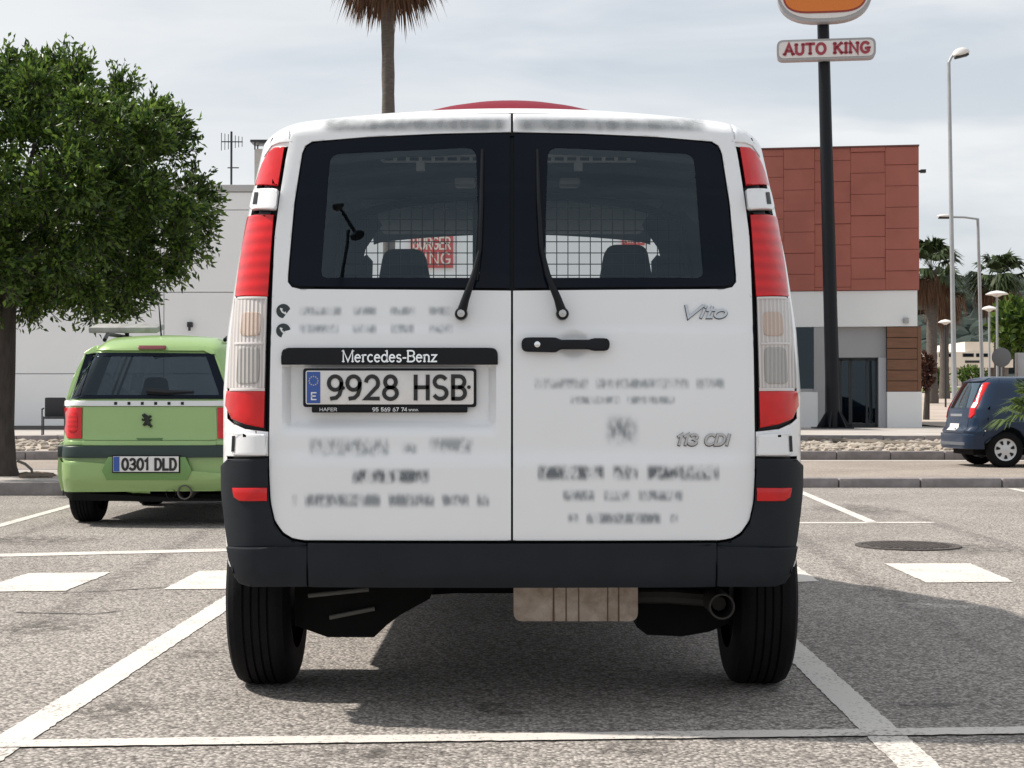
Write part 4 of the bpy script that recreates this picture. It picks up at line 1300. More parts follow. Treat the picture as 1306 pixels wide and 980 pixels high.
def wheel(root, x_in, x_out, yc, r, hub, hubmat, ribs=True):
    """tyre with tread ribs (a part) and its rim"""
    sgn = 1 if x_out > x_in else -1
    wd = abs(x_out - x_in)
    prof = [(r * .62, 0), (r * .78, -.004), (r * .9, .0), (r * .965, .012), (r * .99, .028)]
    n = 5
    a, b = .035, wd - .035
    for k in range(n):
        p0 = a + (b - a) * k / n; p1 = a + (b - a) * (k + 1) / n
        prof += [(r, p0 + .003), (r, p1 - .005), (r - .008, p1 - .004), (r - .008, p1 + .002)] if k < n - 1 else [(r, p0 + .003), (r, p1)]
    prof += [(r * .99, wd - .028), (r * .965, wd - .012), (r * .9, wd), (r * .78, wd + .004), (r * .62, wd)]
    bm = bmesh.new()
    lathe(bm, [(q, x_in + sgn * h) for q, h in prof], (0, yc, r), 'X', 48)
    ty = obj("tyre", bm, RUBBER, root, angle=30)
    bm = bmesh.new()
    xo = x_out - sgn * .012
    lathe(bm, [(r * .62, x_in + sgn * .03), (r * .62, xo), (r * .58, xo - sgn * .006), (r * .5, xo - sgn * .01), (r * .18, xo + sgn * .006), (0.001, xo + sgn * .008)], (0, yc, r), 'X', 32)
    rim = obj("wheel_trim", bm, hubmat, ty)
    bm = bmesh.new()
    for k in range(hub):
        an = 2 * math.pi * (k + .3) / hub
        q = []
        for rr, da in ((.30, -.14), (.50, -.2), (.52, 0), (.50, .2), (.30, .14)):
            q.append((rr * r * math.cos(an + da), rr * r * math.sin(an + da)))
        fr = [bm.verts.new((xo + sgn * .0045, yc + u, r + v)) for u, v in q]
        bk = [bm.verts.new((xo - sgn * .02, yc + u, r + v)) for u, v in q]
        bm.faces.new(fr); 
        for i in range(5): bm.faces.new((fr[i], bk[i], bk[(i + 1) % 5], fr[(i + 1) % 5]))
    bmesh.ops.recalc_face_normals(bm, faces=bm.faces)
    tag(obj("trim_opening", bm, BLACKP, ty), kind="stuff")
    return ty

def seat(root, x, y, w, top, z0=.55):
    bm = bmesh.new()
    prism(bm, fillet([(x - w * .95, z0), (x - w, top - .3), (x - w * .78, top - .2), (x + w * .78, top - .2), (x + w, top - .3), (x + w * .95, z0)], .06), y, y + .14)
    o = obj("seat_back", bm, SEATM, root)
    bm = bmesh.new()
    prism(bm, fillet([(x - w * .58, top - .24), (x - w * .40, top), (x + w * .40, top), (x + w * .58, top - .24)], .05), y + .01, y + .11)
    obj("headrest", bm, SEATM, o)
    return o

def decal(name, parent, car, x0, x1, y0, y1, mat, surf, off=-.0016, soft=5):
    nx, nz = max(10, int((x1 - x0) / 3)), 10
    bm = bmesh.new()
    lay = bm.verts.layers.float.new("fade")
    g = []
    for j in range(nz + 1):
        row = []
        for i in range(nx + 1):
            px, py = x0 + (x1 - x0) * i / nx, y0 + (y1 - y0) * j / nz
            x, z = car.solve(px, py)
            v = bm.verts.new((x, surf(x, z) + off, z))
            fx = smooth(0, soft, min(px - x0, x1 - px)); fz = smooth(0, max(4.0, (y1 - y0) * .42), min(py - y0, y1 - py))
            v[lay] = fx * fz
            row.append(v)
        g.append(row)
    for j in range(nz):
        for i in range(nx): bm.faces.new((g[j][i], g[j + 1][i], g[j + 1][i + 1], g[j][i + 1]))
    return obj(name, bm, mat, parent, flat=True)

def mirror(pts): return [(-x, z) for x, z in reversed(pts)]

# ---------------------------------------------------------------- white van
VAN = Car(0.0, 5.0,
          [(.30, .925), (.402, .935), (.52, .958), (.784, .968), (1.047, .968), (1.258, .954), (1.495, .920), (1.733, .874), (1.864, .848), (2.02, .812)],
          1.998, .055, .075, .825, .24, .045, [(0, 0), (1.2, 0.0), (1.45, .012), (1.7, .034), (1.9, .06), (2.1, .075)])
van = thing("delivery_van", "white delivery van seen from behind, parked between the bay lines in the foreground", "van", (VAN.ox, VAN.oy, 0))
vT = lambda y: lerp_table([(0, VAN.top), (2.7, 1.995), (3.15, 1.97), (4.05, 1.22), (4.5, 1.04), (4.68, .86), (4.74, .7)], y)
vtap = lambda y: lerp_table([(0, 1), (3.2, 1.0), (4.1, .97), (4.5, .92), (4.74, .82)], y)
def vhole(y, c):
    if c == 'top' and 3.15 < y < 4.05: return 'windscreen'
    if c == 'up' and 2.55 < y < 3.3: return 'door_window'
    return None
varch = [(.70, .43), (3.90, .43)]
VAN.shell(van, WHITE, 4.74, vT, vtap, 1.22, .47, varch, vhole, {"windscreen": CLEARG, "door_window": DARKG})  # side glass darkened so sun through the cab leaves no streak in the shadow
VAN.shell(van, LINING, 4.74, vT, vtap, 1.22, .49, varch, vhole, None, inset=.05, name="cabin_lining")
obj("cabin_floor", boxbm(-.9, .9, .06, 4.5, .46, .50), UNDER, van)
obj("dashboard", boxbm(-.82, .82, 3.72, 4.1, .7, 1.16, bevel=.06), SEATM, van)
S = VAN.S; vs_ = VAN.surf
VAN.skin(van, [(x * (.94 if c == 1 or z > 1.8 else .965), z - (.045 if c == 2 else .03 if c == 1 else -.02 if z < .55 else 0)) for x, z, c in VAN.ring(.47, 1.22)], WHITE, .47, .006)

# backing that shows dark in the gaps
strip = S([(369, 190), (400, 190), (400, 368), (357, 368), (357, 692), (300, 692), (296, 560), (295, 520), (301, 430), (312, 350), (330, 265), (341, 215), (352, 194)])
panel("pillar_frame", strip, vs_, BLACKP, van, thick=0, off=.022, step=.04)
panel("pillar_frame", mirror(strip), vs_, BLACKP, van, thick=0, off=.022, step=.04)
panel("door_frame", S([(630, 150), (676, 150), (676, 692), (630, 692)]), vs_, BLACKP, van, thick=0, off=.03, step=.05)
panel("door_trim", S([(380, 360), (926, 360), (955, 380), (961, 700), (345, 700), (351, 380)]), vs_, BLACKP, van, thick=.02, off=.052, step=.08, bevel=0)
panel("roof_frame", S([(380, 157), (440, 151), (866, 151), (926, 157), (915, 174), (391, 174)]), vs_, BLACKP, van, thick=0, off=.02, step=.03)

outer = [(651.6, 145.0), (560, 146), (470, 149), (400, 154), (375, 158.5), (371, 172), (365, 200), (357, 250), (350.5, 300), (347, 380), (344.5, 480), (343.5, 560), (343.5, 600), (345.5, 640), (351, 664), (362, 679), (374, 686), (388, 688.5), (651.6, 689)]
inner = [(651.6, 371), (383, 369), (372, 366.5), (367, 360), (367, 352), (375, 260), (385, 196), (389, 186), (398, 180.5), (470, 174.5), (560, 170.5), (651.6, 168.5)]
doorL = S(outer + inner)
rx0, rz1 = VAN.solve(361, 466); rx1, rz0 = VAN.solve(633, 554)
_, zc1 = VAN.solve(500, 416); _, zc2 = VAN.solve(500, 424)
_, zb1 = VAN.solve(500, 577); _, zb2 = VAN.solve(500, 592)
def creases(x, z):
    p = 0.0
    p += .006 * (1 - smooth(zc2, zc1, z)) * -1 * smooth(.80, .70, abs(x))
    p += -.009 * (1 - min(1, max(0, (z - zb2) / (zb1 - zb2)))) * smooth(.80, .66, abs(x))
    return p
def recess(x, z):
    e = .022
    k = smooth(rx0, rx0 + e, x) * smooth(rx1, rx1 - e, x) * smooth(rz0, rz0 + .05, z) * (1 if z < rz1 else 0)
    return creases(x, z) * (1 - .5 * k) + .034 * k
hx, hz = VAN.solve(731, 439.5)
def dish(x, z):
    d = math.hypot((x - hx), (z - hz)) / .057
    return creases(x, z) + .014 * (smooth(1.0, .35, d) if d < 1 else 0)
door_a = panel("cargo_door", doorL, vs_, WHITE, van, step=.0125, thick=.014, bevel=.003, push=recess)
doorR = mirror(doorL)
door_b = panel("cargo_door", doorR, vs_, WHITE, van, step=.0125, thick=.014, bevel=.003, push=dish)
sA = lambda x, z: vs_(x, z) + recess(x, z)
sB = lambda x, z: vs_(x, z) + dish(x, z)
tag(door_a, "left cargo door carrying the number plate")
tag(door_b, "right cargo door carrying the black handle")

# windows: black edge, tinted pane
win_o = [(650.2, 367.6), (384, 365.4), (375, 363.4), (369.3, 359), (369.5, 352), (377.3, 260), (387, 197), (391, 188), (399, 182.6), (470, 176.5), (560, 172.5), (650.2, 170.5)]
win_i = fillet([(612, 354.5), (409, 354.5), (414, 290), (421, 196.5), (607, 188)], [9, 9, 0, 14, 14])
for dr, mf in ((door_a, lambda p: p), (door_b, mirror)):
    w_ = ring_panel("rear_window", mf(S(win_o)), mf(S(win_i)), vs_, FRIT, dr, off=.001)
    panel("window_pane", mf(S(win_i)), vs_, GLASS, dr, step=.05, thick=0, off=.003)

# roof gutter, red dome on the roof
bm = bmesh.new()
bmesh.ops.create_uvsphere(bm, u_segments=40, v_segments=16, radius=1)
bmesh.ops.bisect_plane(bm, geom=bm.verts[:] + bm.edges[:] + bm.faces[:], plane_co=(0, 0, 0), plane_no=(0, 0, 1), clear_inner=True)
for v in bm.verts: v.co = Vector((v.co.x * .475 - .004, v.co.y * .36 + .62, 1.985 + .101 * max(0.0, 1 - v.co.x ** 2 - v.co.y ** 2)))
obj("roof_dome", bm, DRED, van)

# tail lights, pillar caps and hinges on both sides
def both(name, pts, mat, parent, mats=None, **k):
    a = panel(name, S(pts), vs_, mat, parent[0], **k)
    b = panel(name, mirror(S(pts)), vs_, mat, parent[1], **k)
    return (a, b)
VV = (van, van)
both("pillar_skin", [(374, 159.5), (370, 186), (352, 190), (338, 201), (341, 190), (348.5, 178), (359, 166.5)], WHITE, VV, thick=0, step=.015, off=.008)
both("pillar_cap", [(372.5, 158.5), (368.5, 181), (356, 182), (346, 186), (336, 201), (340, 190), (347.5, 178), (358, 166)], WHITE, VV, thick=.02, step=.02, bevel=.002)
lamp = both("tail_light", [(345, 270), (338, 550), (313, 545), (297, 533), (292, 515), (295, 480), (305, 380), (322, 274)], BLACKP, VV, thick=.01, step=.03, off=.008, bevel=0)
both("top_lens", [(362.5, 187), (354.5, 237), (324.5, 237), (334, 208), (341, 195), (349, 188)], RED, lamp, thick=.02, step=.02, off=-.002, bevel=.004)
both("brake_lens", [(349, 274), (341.5, 378.5), (299.5, 378.5), (315, 276.5)], REDR, lamp, thick=.02, step=.02, off=-.004, bevel=.004)
both("clear_lens", [(340.8, 380.5), (337.5, 496), (289, 496), (299, 380.5)], CLEARR, lamp, thick=.02, step=.02, off=-.004, bevel=.004)
both("indicator_window", fillet([(333.5, 398), (332, 429), (306, 429), (309, 398)], 7), AMBER, lamp, thick=.008, step=.02, off=-.0065, bevel=.002)
both("reversing_window", fillet([(331.5, 443), (330, 490), (301, 490), (304, 443)], 7), REVL, lamp, thick=.008, step=.02, off=-.0065, bevel=.002)
both("lower_lens", [(337.8, 498.5), (336.5, 546), (313, 541.5), (295, 534.5), (287, 517), (288.8, 498.5)], RED, lamp, thick=.02, step=.02, off=-.004, bevel=.004)
TRIM = M("pale_lens_trim", (.62, .58, .57), rough=.25, coat=.5)
for q in ([(341, 379), (303, 379), (303, 382), (341, 382)], [(338, 495), (293, 495), (293, 499), (338, 499)], [(336, 437), (299, 437), (299, 440), (336, 440)], [(340.5, 382), (338.5, 382), (335, 496), (337.3, 496)]):
    both("lens_trim", q, TRIM, lamp, thick=.006, step=.02, off=-.0075, bevel=.001)
both("corner_panel", [(342, 551), (342, 582), (288, 582), (287.5, 532), (296, 540), (312, 547.5)], WHITE, VV, thick=.016, step=.02, bevel=.002)
hg = both("hinge", fillet([(356, 242), (353, 268.5), (319, 268.5), (325, 242)], 4), WHITE, VV, thick=.045, step=.012, off=-.03, bevel=.005)
both("hinge_slot", [(331, 247), (329, 262), (324, 262), (326.5, 247)], BLACKP, hg, thick=.006, step=.02, off=-.034, bevel=0)
hg = both("hinge", fillet([(341.5, 554), (341.5, 581), (297, 581), (297, 552)], 4), WHITE, VV, thick=.03, step=.012, off=-.02, bevel=.005)
both("hinge_slot", [(301, 556), (300, 576), (296.5, 576), (297.5, 556)], BLACKP, hg, thick=.006, step=.02, off=-.024, bevel=0)

# bumper: upper corners, lower corners, middle
GB = 1.018
sb = lambda x, z: vs_(x, z, GB)
def Sb(pts): return VAN.S(pts, GB)
cor = Sb([(282, 594), (290, 586), (342, 584.5), (341.5, 602), (344, 643), (350, 668), (361, 683), (374, 690), (392, 693), (392, 697), (291, 697), (286, 660), (282.5, 625)])
low = Sb([(290, 696.5), (392.4, 696.5), (392.4, 748), (318, 748), (306, 744), (300, 735), (293.5, 715)])
mid = Sb([(393.4, 692.2), (912.6, 692.2), (912.6, 748.5), (393.4, 748.5)])
def ledge(x, z): return -.012 * smooth(.585, .56, z)
for f_ in (lambda p: p, mirror):
    b_ = panel("bumper_corner", f_(cor), sb, BUMP, van, step=.02, thick=.05, off=-.012, bevel=.004)
    panel("bumper_corner", f_(low), sb, BUMP, van, step=.02, thick=.06, off=-.026, bevel=.005, push=lambda x, z: .02 * smooth(.47, .40, z))
    rf = Sb([(297, 622), (341.5, 622), (341.5, 639), (306, 639), (299, 634)])
    panel("reflector", f_(rf), sb, RED, van, step=.03, thick=.01, off=-.017, bevel=.003)
panel("bumper", mid, sb, BUMP, van, step=.03, thick=.06, off=-.027, bevel=.008, push=lambda x, z: .02 * smooth(.47, .40, z))

# number plate group on the left door
bar = S(fillet([(359.5, 465.5), (359.5, 444), (635, 444), (635, 465.5)], [1, 12, 12, 1]))
panel("plate_lamp_bar", bar, vs_, BLACKP, door_a, step=.02, thick=.05, off=-.018, bevel=.004)
flatp = lambda x, z: .012
fl = lambda x, z: .010
def R4(x0, x1, y0, y1, r=0):
    return S(fillet([(x0, y1), (x0, y0), (x1, y0), (x1, y1)], r) if r else [(x0, y1), (x0, y0), (x1, y0), (x1, y1)])
panel("plate_frame", R4(387, 607.5, 470, 519.5, 4), fl, BLACKP, door_a, step=0, thick=.02, bevel=.002)
panel("plate_frame", R4(398, 596, 518, 526.5, 2), fl, BLACKP, door_a, step=0, thick=.02, off=.001, bevel=.002)
panel("number_plate", R4(390.5, 604, 473, 516, 3), fl, PLATEW, door_a, step=0, thick=.004, off=-.002, bevel=.001)
panel("plate_band", R4(392, 409, 474.5, 514.5, 1), fl, EUBLUE, door_a, step=0, thick=.002, off=-.0035, bevel=0)
def boxpx(x0, x1, y0, y1, car=VAN):
    a, b = car.solve(x0, y1), car.solve(x1, y0)
    return a[0], b[0], a[1], b[1]
def put(name, parent, txt, pxb, surf, mat, wd, car=VAN, **k):
    tiny = k.pop("tiny", False)
    bms = letters(txt, *boxpx(*pxb, car), surf, wd, **k)
    if tiny:
        one = bmesh.new()
        for b in bms:
            me = bpy.data.meshes.new("t"); b.to_mesh(me); b.free(); one.from_mesh(me); bpy.data.meshes.remove(me)
        return [tag(obj(name, one, mat, parent, flat=True), kind="stuff")]
    return [obj(name, b, mat, parent, flat=True) for b in bms]
put("plate_character", door_a, "9928 HSB", (419, 594, 479.5, 509.5), fl, PLATEK, .0125, depth=.003, off=-.002, gap=.2)
put("plate_character", door_a, "E", (397.5, 404, 501, 510), fl, WHITEINK, .004, depth=.001, off=-.0038)
bm = bmesh.new()
cx_, cz_ = VAN.solve(400.5, 486)
for k in range(12):
    a = 2 * math.pi * k / 12
    bmesh.ops.create_circle(bm, cap_ends=True, segments=6, radius=.0022, matrix=Matrix.Translation((cx_ + .014 * math.cos(a), .0063, cz_ + .014 * math.sin(a))) @ Matrix.Rotation(R_(90), 4, 'X'))
obj("star_ring", bm, M("plate_star_yellow", (.55, .5, .2)), door_a, flat=True)
bm = bmesh.new()
for px_, py_ in ((438, 495), (598, 494)):
    x_, z_ = VAN.solve(px_, py_); lathe(bm, [(.006, .0045), (.006, .0035), (.001, .003)], (x_, 0, z_), 'Y', 10)
obj("plate_screw", bm, BLACKP, door_a)
put("frame_lettering", door_a, "HAFER", (408, 430, 520.5, 524.5), fl, WHITEINK, .0016, depth=.0006, off=.001, tiny=True)
put("frame_lettering", door_a, "95 569 67 74", (475, 519, 520.2, 524.8), fl, WHITEINK, .0022, depth=.0006, off=.001, tiny=True)
put("frame_lettering", door_a, "www.", (521, 534, 520.5, 524.5), fl, WHITEINK, .0014, depth=.0006, off=.001, tiny=True)
put("maker_lettering", door_a, "Mercedes-Benz", (437.5, 557.5, 447.5, 462), vs_, CHROME, .0046, depth=.003, off=-.0175, serif=.09, gap=.09)
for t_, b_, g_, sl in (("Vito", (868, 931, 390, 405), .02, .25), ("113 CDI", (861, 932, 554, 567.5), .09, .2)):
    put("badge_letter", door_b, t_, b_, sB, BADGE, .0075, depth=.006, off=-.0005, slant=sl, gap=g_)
    put("badge_shade", door_b, t_, (b_[0] - .3, b_[1] + .3, b_[2] + .4, b_[3] + .9), sB, M("badge_shade_grey", (.035, .037, .04), rough=.4), .0098, depth=.001, off=-.0005, slant=sl, gap=g_)  # wider dark letters underneath, painted shading around the chrome ones

# handle
hb = S(fillet([(665, 449), (665, 431), (709, 431), (715, 434), (750, 434), (756, 432), (777, 432), (777, 448), (756, 448), (750, 446), (715, 446), (709, 450)], [9, 9, 5, 3, 3, 5, 8, 8, 5, 3, 3, 5]))
panel("door_handle", hb, vs_, BLACKP, door_b, step=.02, thick=.03, off=-.032, bevel=.006)
x_, z_ = VAN.solve(685, 440)
bm = bmesh.new(); lathe(bm, [(.0095, 0), (.0095, -.004), (.007, -.005), (.001, -.005)], (x_, vs_(x_, z_) - .032, z_), 'Y', 16)
obj("lock_cylinder", bm, CHROME, door_b)

# phone pictograms: dark disc with a white receiver
for yy in (397, 422):
    x_, z_ = VAN.solve(361.5, yy)
    bm = bmesh.new(); lathe(bm, [(.023, 0), (.023, -.0012), (.001, -.0012)], (x_, vs_(x_, z_) + creases(x_, z_), z_), 'Y', 24)
    obj("phone_symbol", bm, INKD, door_a, flat=True)
    bm = bmesh.new()
    q = arc(x_ + .006, z_ + .006, .0125, .0125, 165, 285, 8)
    yq = vs_(x_, z_) + creases(x_, z_) - .0024
    pr = None
    for i, (ax, az) in enumerate(q):
        wq = .003 if 1 < i < 7 else .0055
        d = Vector((ax - x_ - .006, az - z_ - .006)).normalized() * wq / 1.2
        cur = (bm.verts.new((ax - d.x, yq, az - d.y)), bm.verts.new((ax + d.x, yq, az + d.y)))
        if pr: bm.faces.new((pr[0], pr[1], cur[1], cur[0]))
        pr = cur
    obj("phone_receiver", bm, WHITEINK, door_a, flat=True)

# worn, softened lettering on both doors
for a in ((380, 437, 389, 405), (449, 482, 389, 405), (496, 532, 389, 405), (545, 578, 389, 405), (380, 434, 411, 428), (447, 482, 411, 428), (497, 530, 411, 428), (546, 579, 411, 428)):
    decal("lettering", door_a, VAN, *a, FADE_L, sA)
for a in ((392, 500, 555, 586), (510, 535, 562, 582), (545, 606, 554, 582)):
    decal("lettering", door_a, VAN, *a, FADE_L, sA, soft=8)
decal("lettering", door_a, VAN, 447, 550, 595, 620, FADE_D, sA)
for a in ((371, 382, 628, 648), (388, 488, 626, 650), (494, 556, 626, 650), (562, 600, 627, 649), (606, 626, 627, 649)):
    decal("lettering", door_a, VAN, *a, FADE_M, sA)
decal("lettering", door_a, VAN, 404, 651, 148, 171, FADE_H, vs_, soft=18)
decal("lettering", door_b, VAN, 655, 905, 148, 171, FADE_H, vs_, soft=18)
for a in ((680, 752, 480, 499), (758, 880, 480, 499), (886, 925, 480, 499), (725, 792, 503, 518), (798, 862, 503, 518)):
    decal("lettering", door_b, VAN, *a, FADE_L, sB)
decal("emblem", door_b, VAN, 768, 818, 526, 572, FADE_M, sB, soft=18)
for a in ((684, 772, 590, 616), (780, 815, 590, 616), (823, 918, 590, 616)):
    decal("lettering", door_b, VAN, *a, FADE_D, sB)
for a in ((716, 760, 622, 642), (768, 806, 622, 642), (812, 872, 622, 642), (722, 740, 652, 670), (746, 844, 651, 671), (852, 866, 652, 670)):
    decal("lettering", door_b, VAN, *a, FADE_M, sB)

# wipers
def on(px, py, off): 
    x, z = VAN.solve(px, py); return Vector((x, vs_(x, z) + off, z))
for dr, arm, bl in ((door_a, [(588.5, 401), (594, 383), (605, 352), (612, 322)], [(608, 358), (611.5, 320), (614, 260), (615.5, 192)]),
                    (door_b, [(717, 401), (711, 383), (698, 352), (690, 316)], [(696, 350), (690.5, 318), (687, 258), (685.5, 192)])):
    bm = bmesh.new()
    tube(bm, [on(arm[0][0], arm[0][1], -.03), on(arm[1][0], arm[1][1], -.042), on(arm[2][0], arm[2][1], -.042), on(arm[3][0], arm[3][1], -.036)], [.017, .013, .010, .006], 10)
    p = on(arm[0][0], arm[0][1], 0)
    lathe(bm, [(.019, 0), (.021, -.02), (.019, -.038), (.012, -.044), (.001, -.045)], p, 'Y', 20)
    wp = obj("wiper_arm", bm, BLACKP, dr)
    bm = bmesh.new()
    tube(bm, [on(a, b, -.018) for a, b in bl], [.006, .0095, .0085, .005], 8)
    obj("wiper_blade", bm, BLACKP, dr)
    bm = bmesh.new(); lathe(bm, [(.012, -.0455), (.012, -.048), (.001, -.049)], p, 'Y', 14)
    obj("wiper_cap", bm, STEEL, dr)

# partition grille and its frame, seats, mirrors
PY = 1.72
ph = lambda x: 1.90 - .10 * (abs(x) / .72) ** 3
bm = bmesh.new()
for k in range(-15, 16):
    x = k * .048
    box(bm, x - .002, x + .002, PY - .002, PY + .002, 1.30, ph(x))
for k in range(0, 13):
    z = 1.32 + k * .048
    wx = .75 if z < 1.78 else .75 * max(.2, ((1.90 - z) / .12)) ** .33
    box(bm, -wx, wx, PY - .006, PY - .002, z - .002, z + .002)
gr = obj("partition_grille", bm, BLACKP, van)
bm = bmesh.new()
tube(bm, [(-.76, PY, .6), (-.76, PY, 1.55)] + [(x, PY, ph(x)) for x in (-.72, -.66, -.5, -.25, 0, .25, .5, .66, .72)] + [(.76, PY, 1.55), (.76, PY, .6)], .018, 8)
tube(bm, [(-.76, PY, 1.30), (.76, PY, 1.30)], .016, 8)
tube(bm, [(-.155, PY, 1.30), (-.155, PY, 1.88)], .014, 8)
obj("partition_frame", bm, BLACKP, gr)
obj("partition_panel", boxbm(-.76, .76, PY, PY + .015, .5, 1.30), LINING, gr)
for s_ in (-1, 1):
    bm = bmesh.new(); prism(bm, [(s_ * x, z) for x, z in ((.69, 1.30), (.68, 1.50), (.63, 1.68), (.56, 1.78), (.60, 1.84), (.74, 1.84), (.86, 1.70), (.90, 1.30))], PY + .02, PY + .04)
    obj("partition_side", bm, LINING, gr)
obj("cab_headliner", boxbm(-.66, .66, PY + .12, 3.08, 1.886, 1.902), M("lit_headliner", (.34, .35, .35), rough=.9), van)  # light from the windscreen is put into this paler headliner colour
for x0, x1 in ((-.46, -.06), (.10, .44)):
    bm = bmesh.new()
    box(bm, x0, x1, .55, .57, 1.885, 1.893); box(bm, x0, x1, .55, .57, 1.865, 1.870)
    n_ = int((x1 - x0) / .045)
    for k in range(n_ + 1): box(bm, x0 + k * .045 - .006, x0 + k * .045 + .006, .55, .57, 1.870, 1.885)
    box(bm, x0 + .12, x0 + .15, .548, .57, 1.835, 1.866)
    obj("ladder_rail", bm, M("pale_rail", (.42, .43, .42), rough=.5, metal=.3), van, flat=True)
bm = bmesh.new()
for y_ in (.45, .85, 1.25):
    tube(bm, [(x, y_, 1.90 - .05 * (abs(x) / .7) ** 2) for x in (-.7, -.4, 0, .4, .7)], .02, 6)
obj("roof_bow", bm, LINING, van)
bm = bmesh.new()
for x_ in (-.28, .12):
    box(bm, x_ + .06, x_ + .14, .95, 1.05, 1.84, 1.87, bevel=.01)
obj("cabin_lamp", bm, M("cabin_lamp_plastic", (.35, .35, .34), rough=.5), van)
seat(van, -.505, 2.32, .235, 1.735)
seat(van, .535, 2.32, .235, 1.755)
for s_ in (-1, 1):
    bm = bmesh.new()
    bmesh.ops.create_cube(bm, size=1)
    bmesh.ops.bevel(bm, geom=bm.edges[:], offset=.25, segments=3, affect='EDGES')
    for v in bm.verts: v.co = Vector((s_ * (1.05) + v.co.x * .2, 3.35 + v.co.y * .12, 1.32 + v.co.z * .28))
    obj("door_mirror", bm, BLACKP, van)

# wheels and underbody
for yw in (.70, 3.90):
    wheel(van, -.775, -.984, yw, .335, 7, STEEL)
    wheel(van, .775, .984, yw, .335, 7, STEEL)
obj("underbody_floor", boxbm(-.70, .70, .25, 4.5, .40, .455), UNDER, van)
def local(px, py, yl):
    p = at(px, py, VAN.oy + yl); return (p.x, p.z)
bm = bmesh.new()
prism(bm, [local(x, y, .5) for x, y in ((376, 735), (376, 798), (418, 813), (477, 813), (494, 797), (510, 785), (548, 764), (560, 735))], .5, .72)
obj("trailing_arm", bm, UNDER, van)
bm = bmesh.new()
prism(bm, [local(x, y, .5) for x, y in ((930, 735), (930, 795), (905, 806), (870, 812), (825, 810), (812, 800), (812, 735))], .5, .72)
obj("trailing_arm", bm, UNDER, van)
bm = bmesh.new(); tube(bm, [(-.72, .72, .335), (-.2, .74, .36), (.2, .74, .36), (.72, .72, .335)], .045, 10)
obj("axle", bm, UNDER, van)
bm = bmesh.new()
for x_ in (-.02, .19, .42): tube(bm, [(x_, .42, .41), (x_ + .01, .42, .46)], .012, 6); tube(bm, [(x_ - .03, .30, .43), (x_ + .05, .30, .43)], .01, 6)
obj("muffler_hanger", bm, UNDER, van)
bm = bmesh.new()
mx0, mz0 = local(655, 790, .35); mx1, mz1 = local(812, 735, .35)
prism(bm, fillet([(mx0, mz0), (mx0, mz1), (mx1, mz1), (mx1, mz0)], .03), .30, .52)
mf = obj("muffler", bm, MUFF, van)
bm = bmesh.new()
for px_ in (706, 722, 738, 775, 789):
    x_, _ = local(px_, 760, .3)
    w_ = random.uniform(.0015, .004); prism(bm, fillet([(x_ - w_, mz0 - .002), (x_ - w_ * .6, mz1), (x_ + w_ * .6, mz1), (x_ + w_, mz0 - .002)], .001), .298, .52)
obj("muffler_band", bm, M("muffler_seam", (.14, .09, .06), rough=.8), mf)
bm = bmesh.new()
tx, tz = local(921, 774, .22)
lathe(bm, [(.034, .45), (.043, .2), (.043, 0.0), (.037, 0.0), (.035, .18)], (tx, .22, tz), 'Y', 24)
tube(bm, [(mx1 - .02, .42, tz + .01), (mx1 + .12, .42, tz + .01), (tx, .40, tz), (tx, .3, tz)], .025, 8)
obj("exhaust_pipe", bm, M("exhaust_steel", (.05, .045, .042), rough=.7, metal=.4, var=.3), van)
bm = bmesh.new()
for x_ in (-.52, .56):
    tube(bm, [(x_ + .065 * math.cos(a * .6), .62 + .065 * math.sin(a * .6), .26 + a * .0028) for a in range(0, 64)], .009, 6)
obj("coil_spring", bm, UNDER, van)
bm = bmesh.new()
tube(bm, [local(393, 760, .45)[:1] + (.45,) + local(393, 760, .45)[1:], local(470, 752, .5)[:1] + (.5,) + local(470, 752, .5)[1:]], .008, 8)
tube(bm, [local(420, 788, .47)[:1] + (.47,) + local(420, 788, .47)[1:], local(478, 776, .5)[:1] + (.49,) + local(478, 776, .5)[1:]], .008, 8)
obj("suspension_rod", bm, M("grimy_steel", (.16, .16, .15), rough=.6, metal=.5), van)

# ---------------------------------------------------------------- green hatchback
GREEN = M("light_green_paint", (.285, .435, .165), rough=.3, metal=.15, coat=.5, var=.03, vscale=2)
SILV = M("silver_trim", (.70, .71, .72), rough=.4, metal=.2)
g0 = at(191, 560, 13.0)
GC = Car(g0.x, 13.0,
         [(.20, .765), (.28, .785), (.448, .80), (.65, .797), (.80, .79), (.92, .775), (1.06, .742), (1.25, .672), (1.477, .585), (1.62, .53)],
         1.615, .03, .12, .80, .26, .05, [(0, 0), (.6, 0.0), (.75, .03), (1.05, .05), (1.5, .30), (1.62, .38)])
car = thing("hatchback_car", "small light green hatchback parked facing the kerb below the leafy tree", "car", (GC.ox, GC.oy, 0))
gT = lambda y: lerp_table([(0, 1.615), (2.0, 1.60), (2.35, 1.53), (3.1, 1.02), (3.5, .85), (3.66, .6)], y)
gtap = lambda y: lerp_table([(0, 1), (2.4, 1.02), (3.2, .96), (3.66, .8)], y)
def ghole(y, c):
    if c == 'top' and 2.3 < y < 3.1: return 'windscreen'
    if c == 'up' and .95 < y < 1.6: return 'rear_side_window'
    if c == 'up' and 1.68 < y < 2.7: return 'door_window'
garch = [(.62, .36), (2.95, .36)]
GC.shell(car, GREEN, 3.66, gT, gtap, 1.02, .24, garch, ghole, DARKG)
GC.shell(car, LINING, 3.66, gT, gtap, 1.02, .3, garch, ghole, None, inset=.05, name="cabin_lining")
obj("cabin_floor", boxbm(-.7, .7, .1, 3.4, .3, .34), UNDER, car)
Sg = GC.S; gs = GC.surf
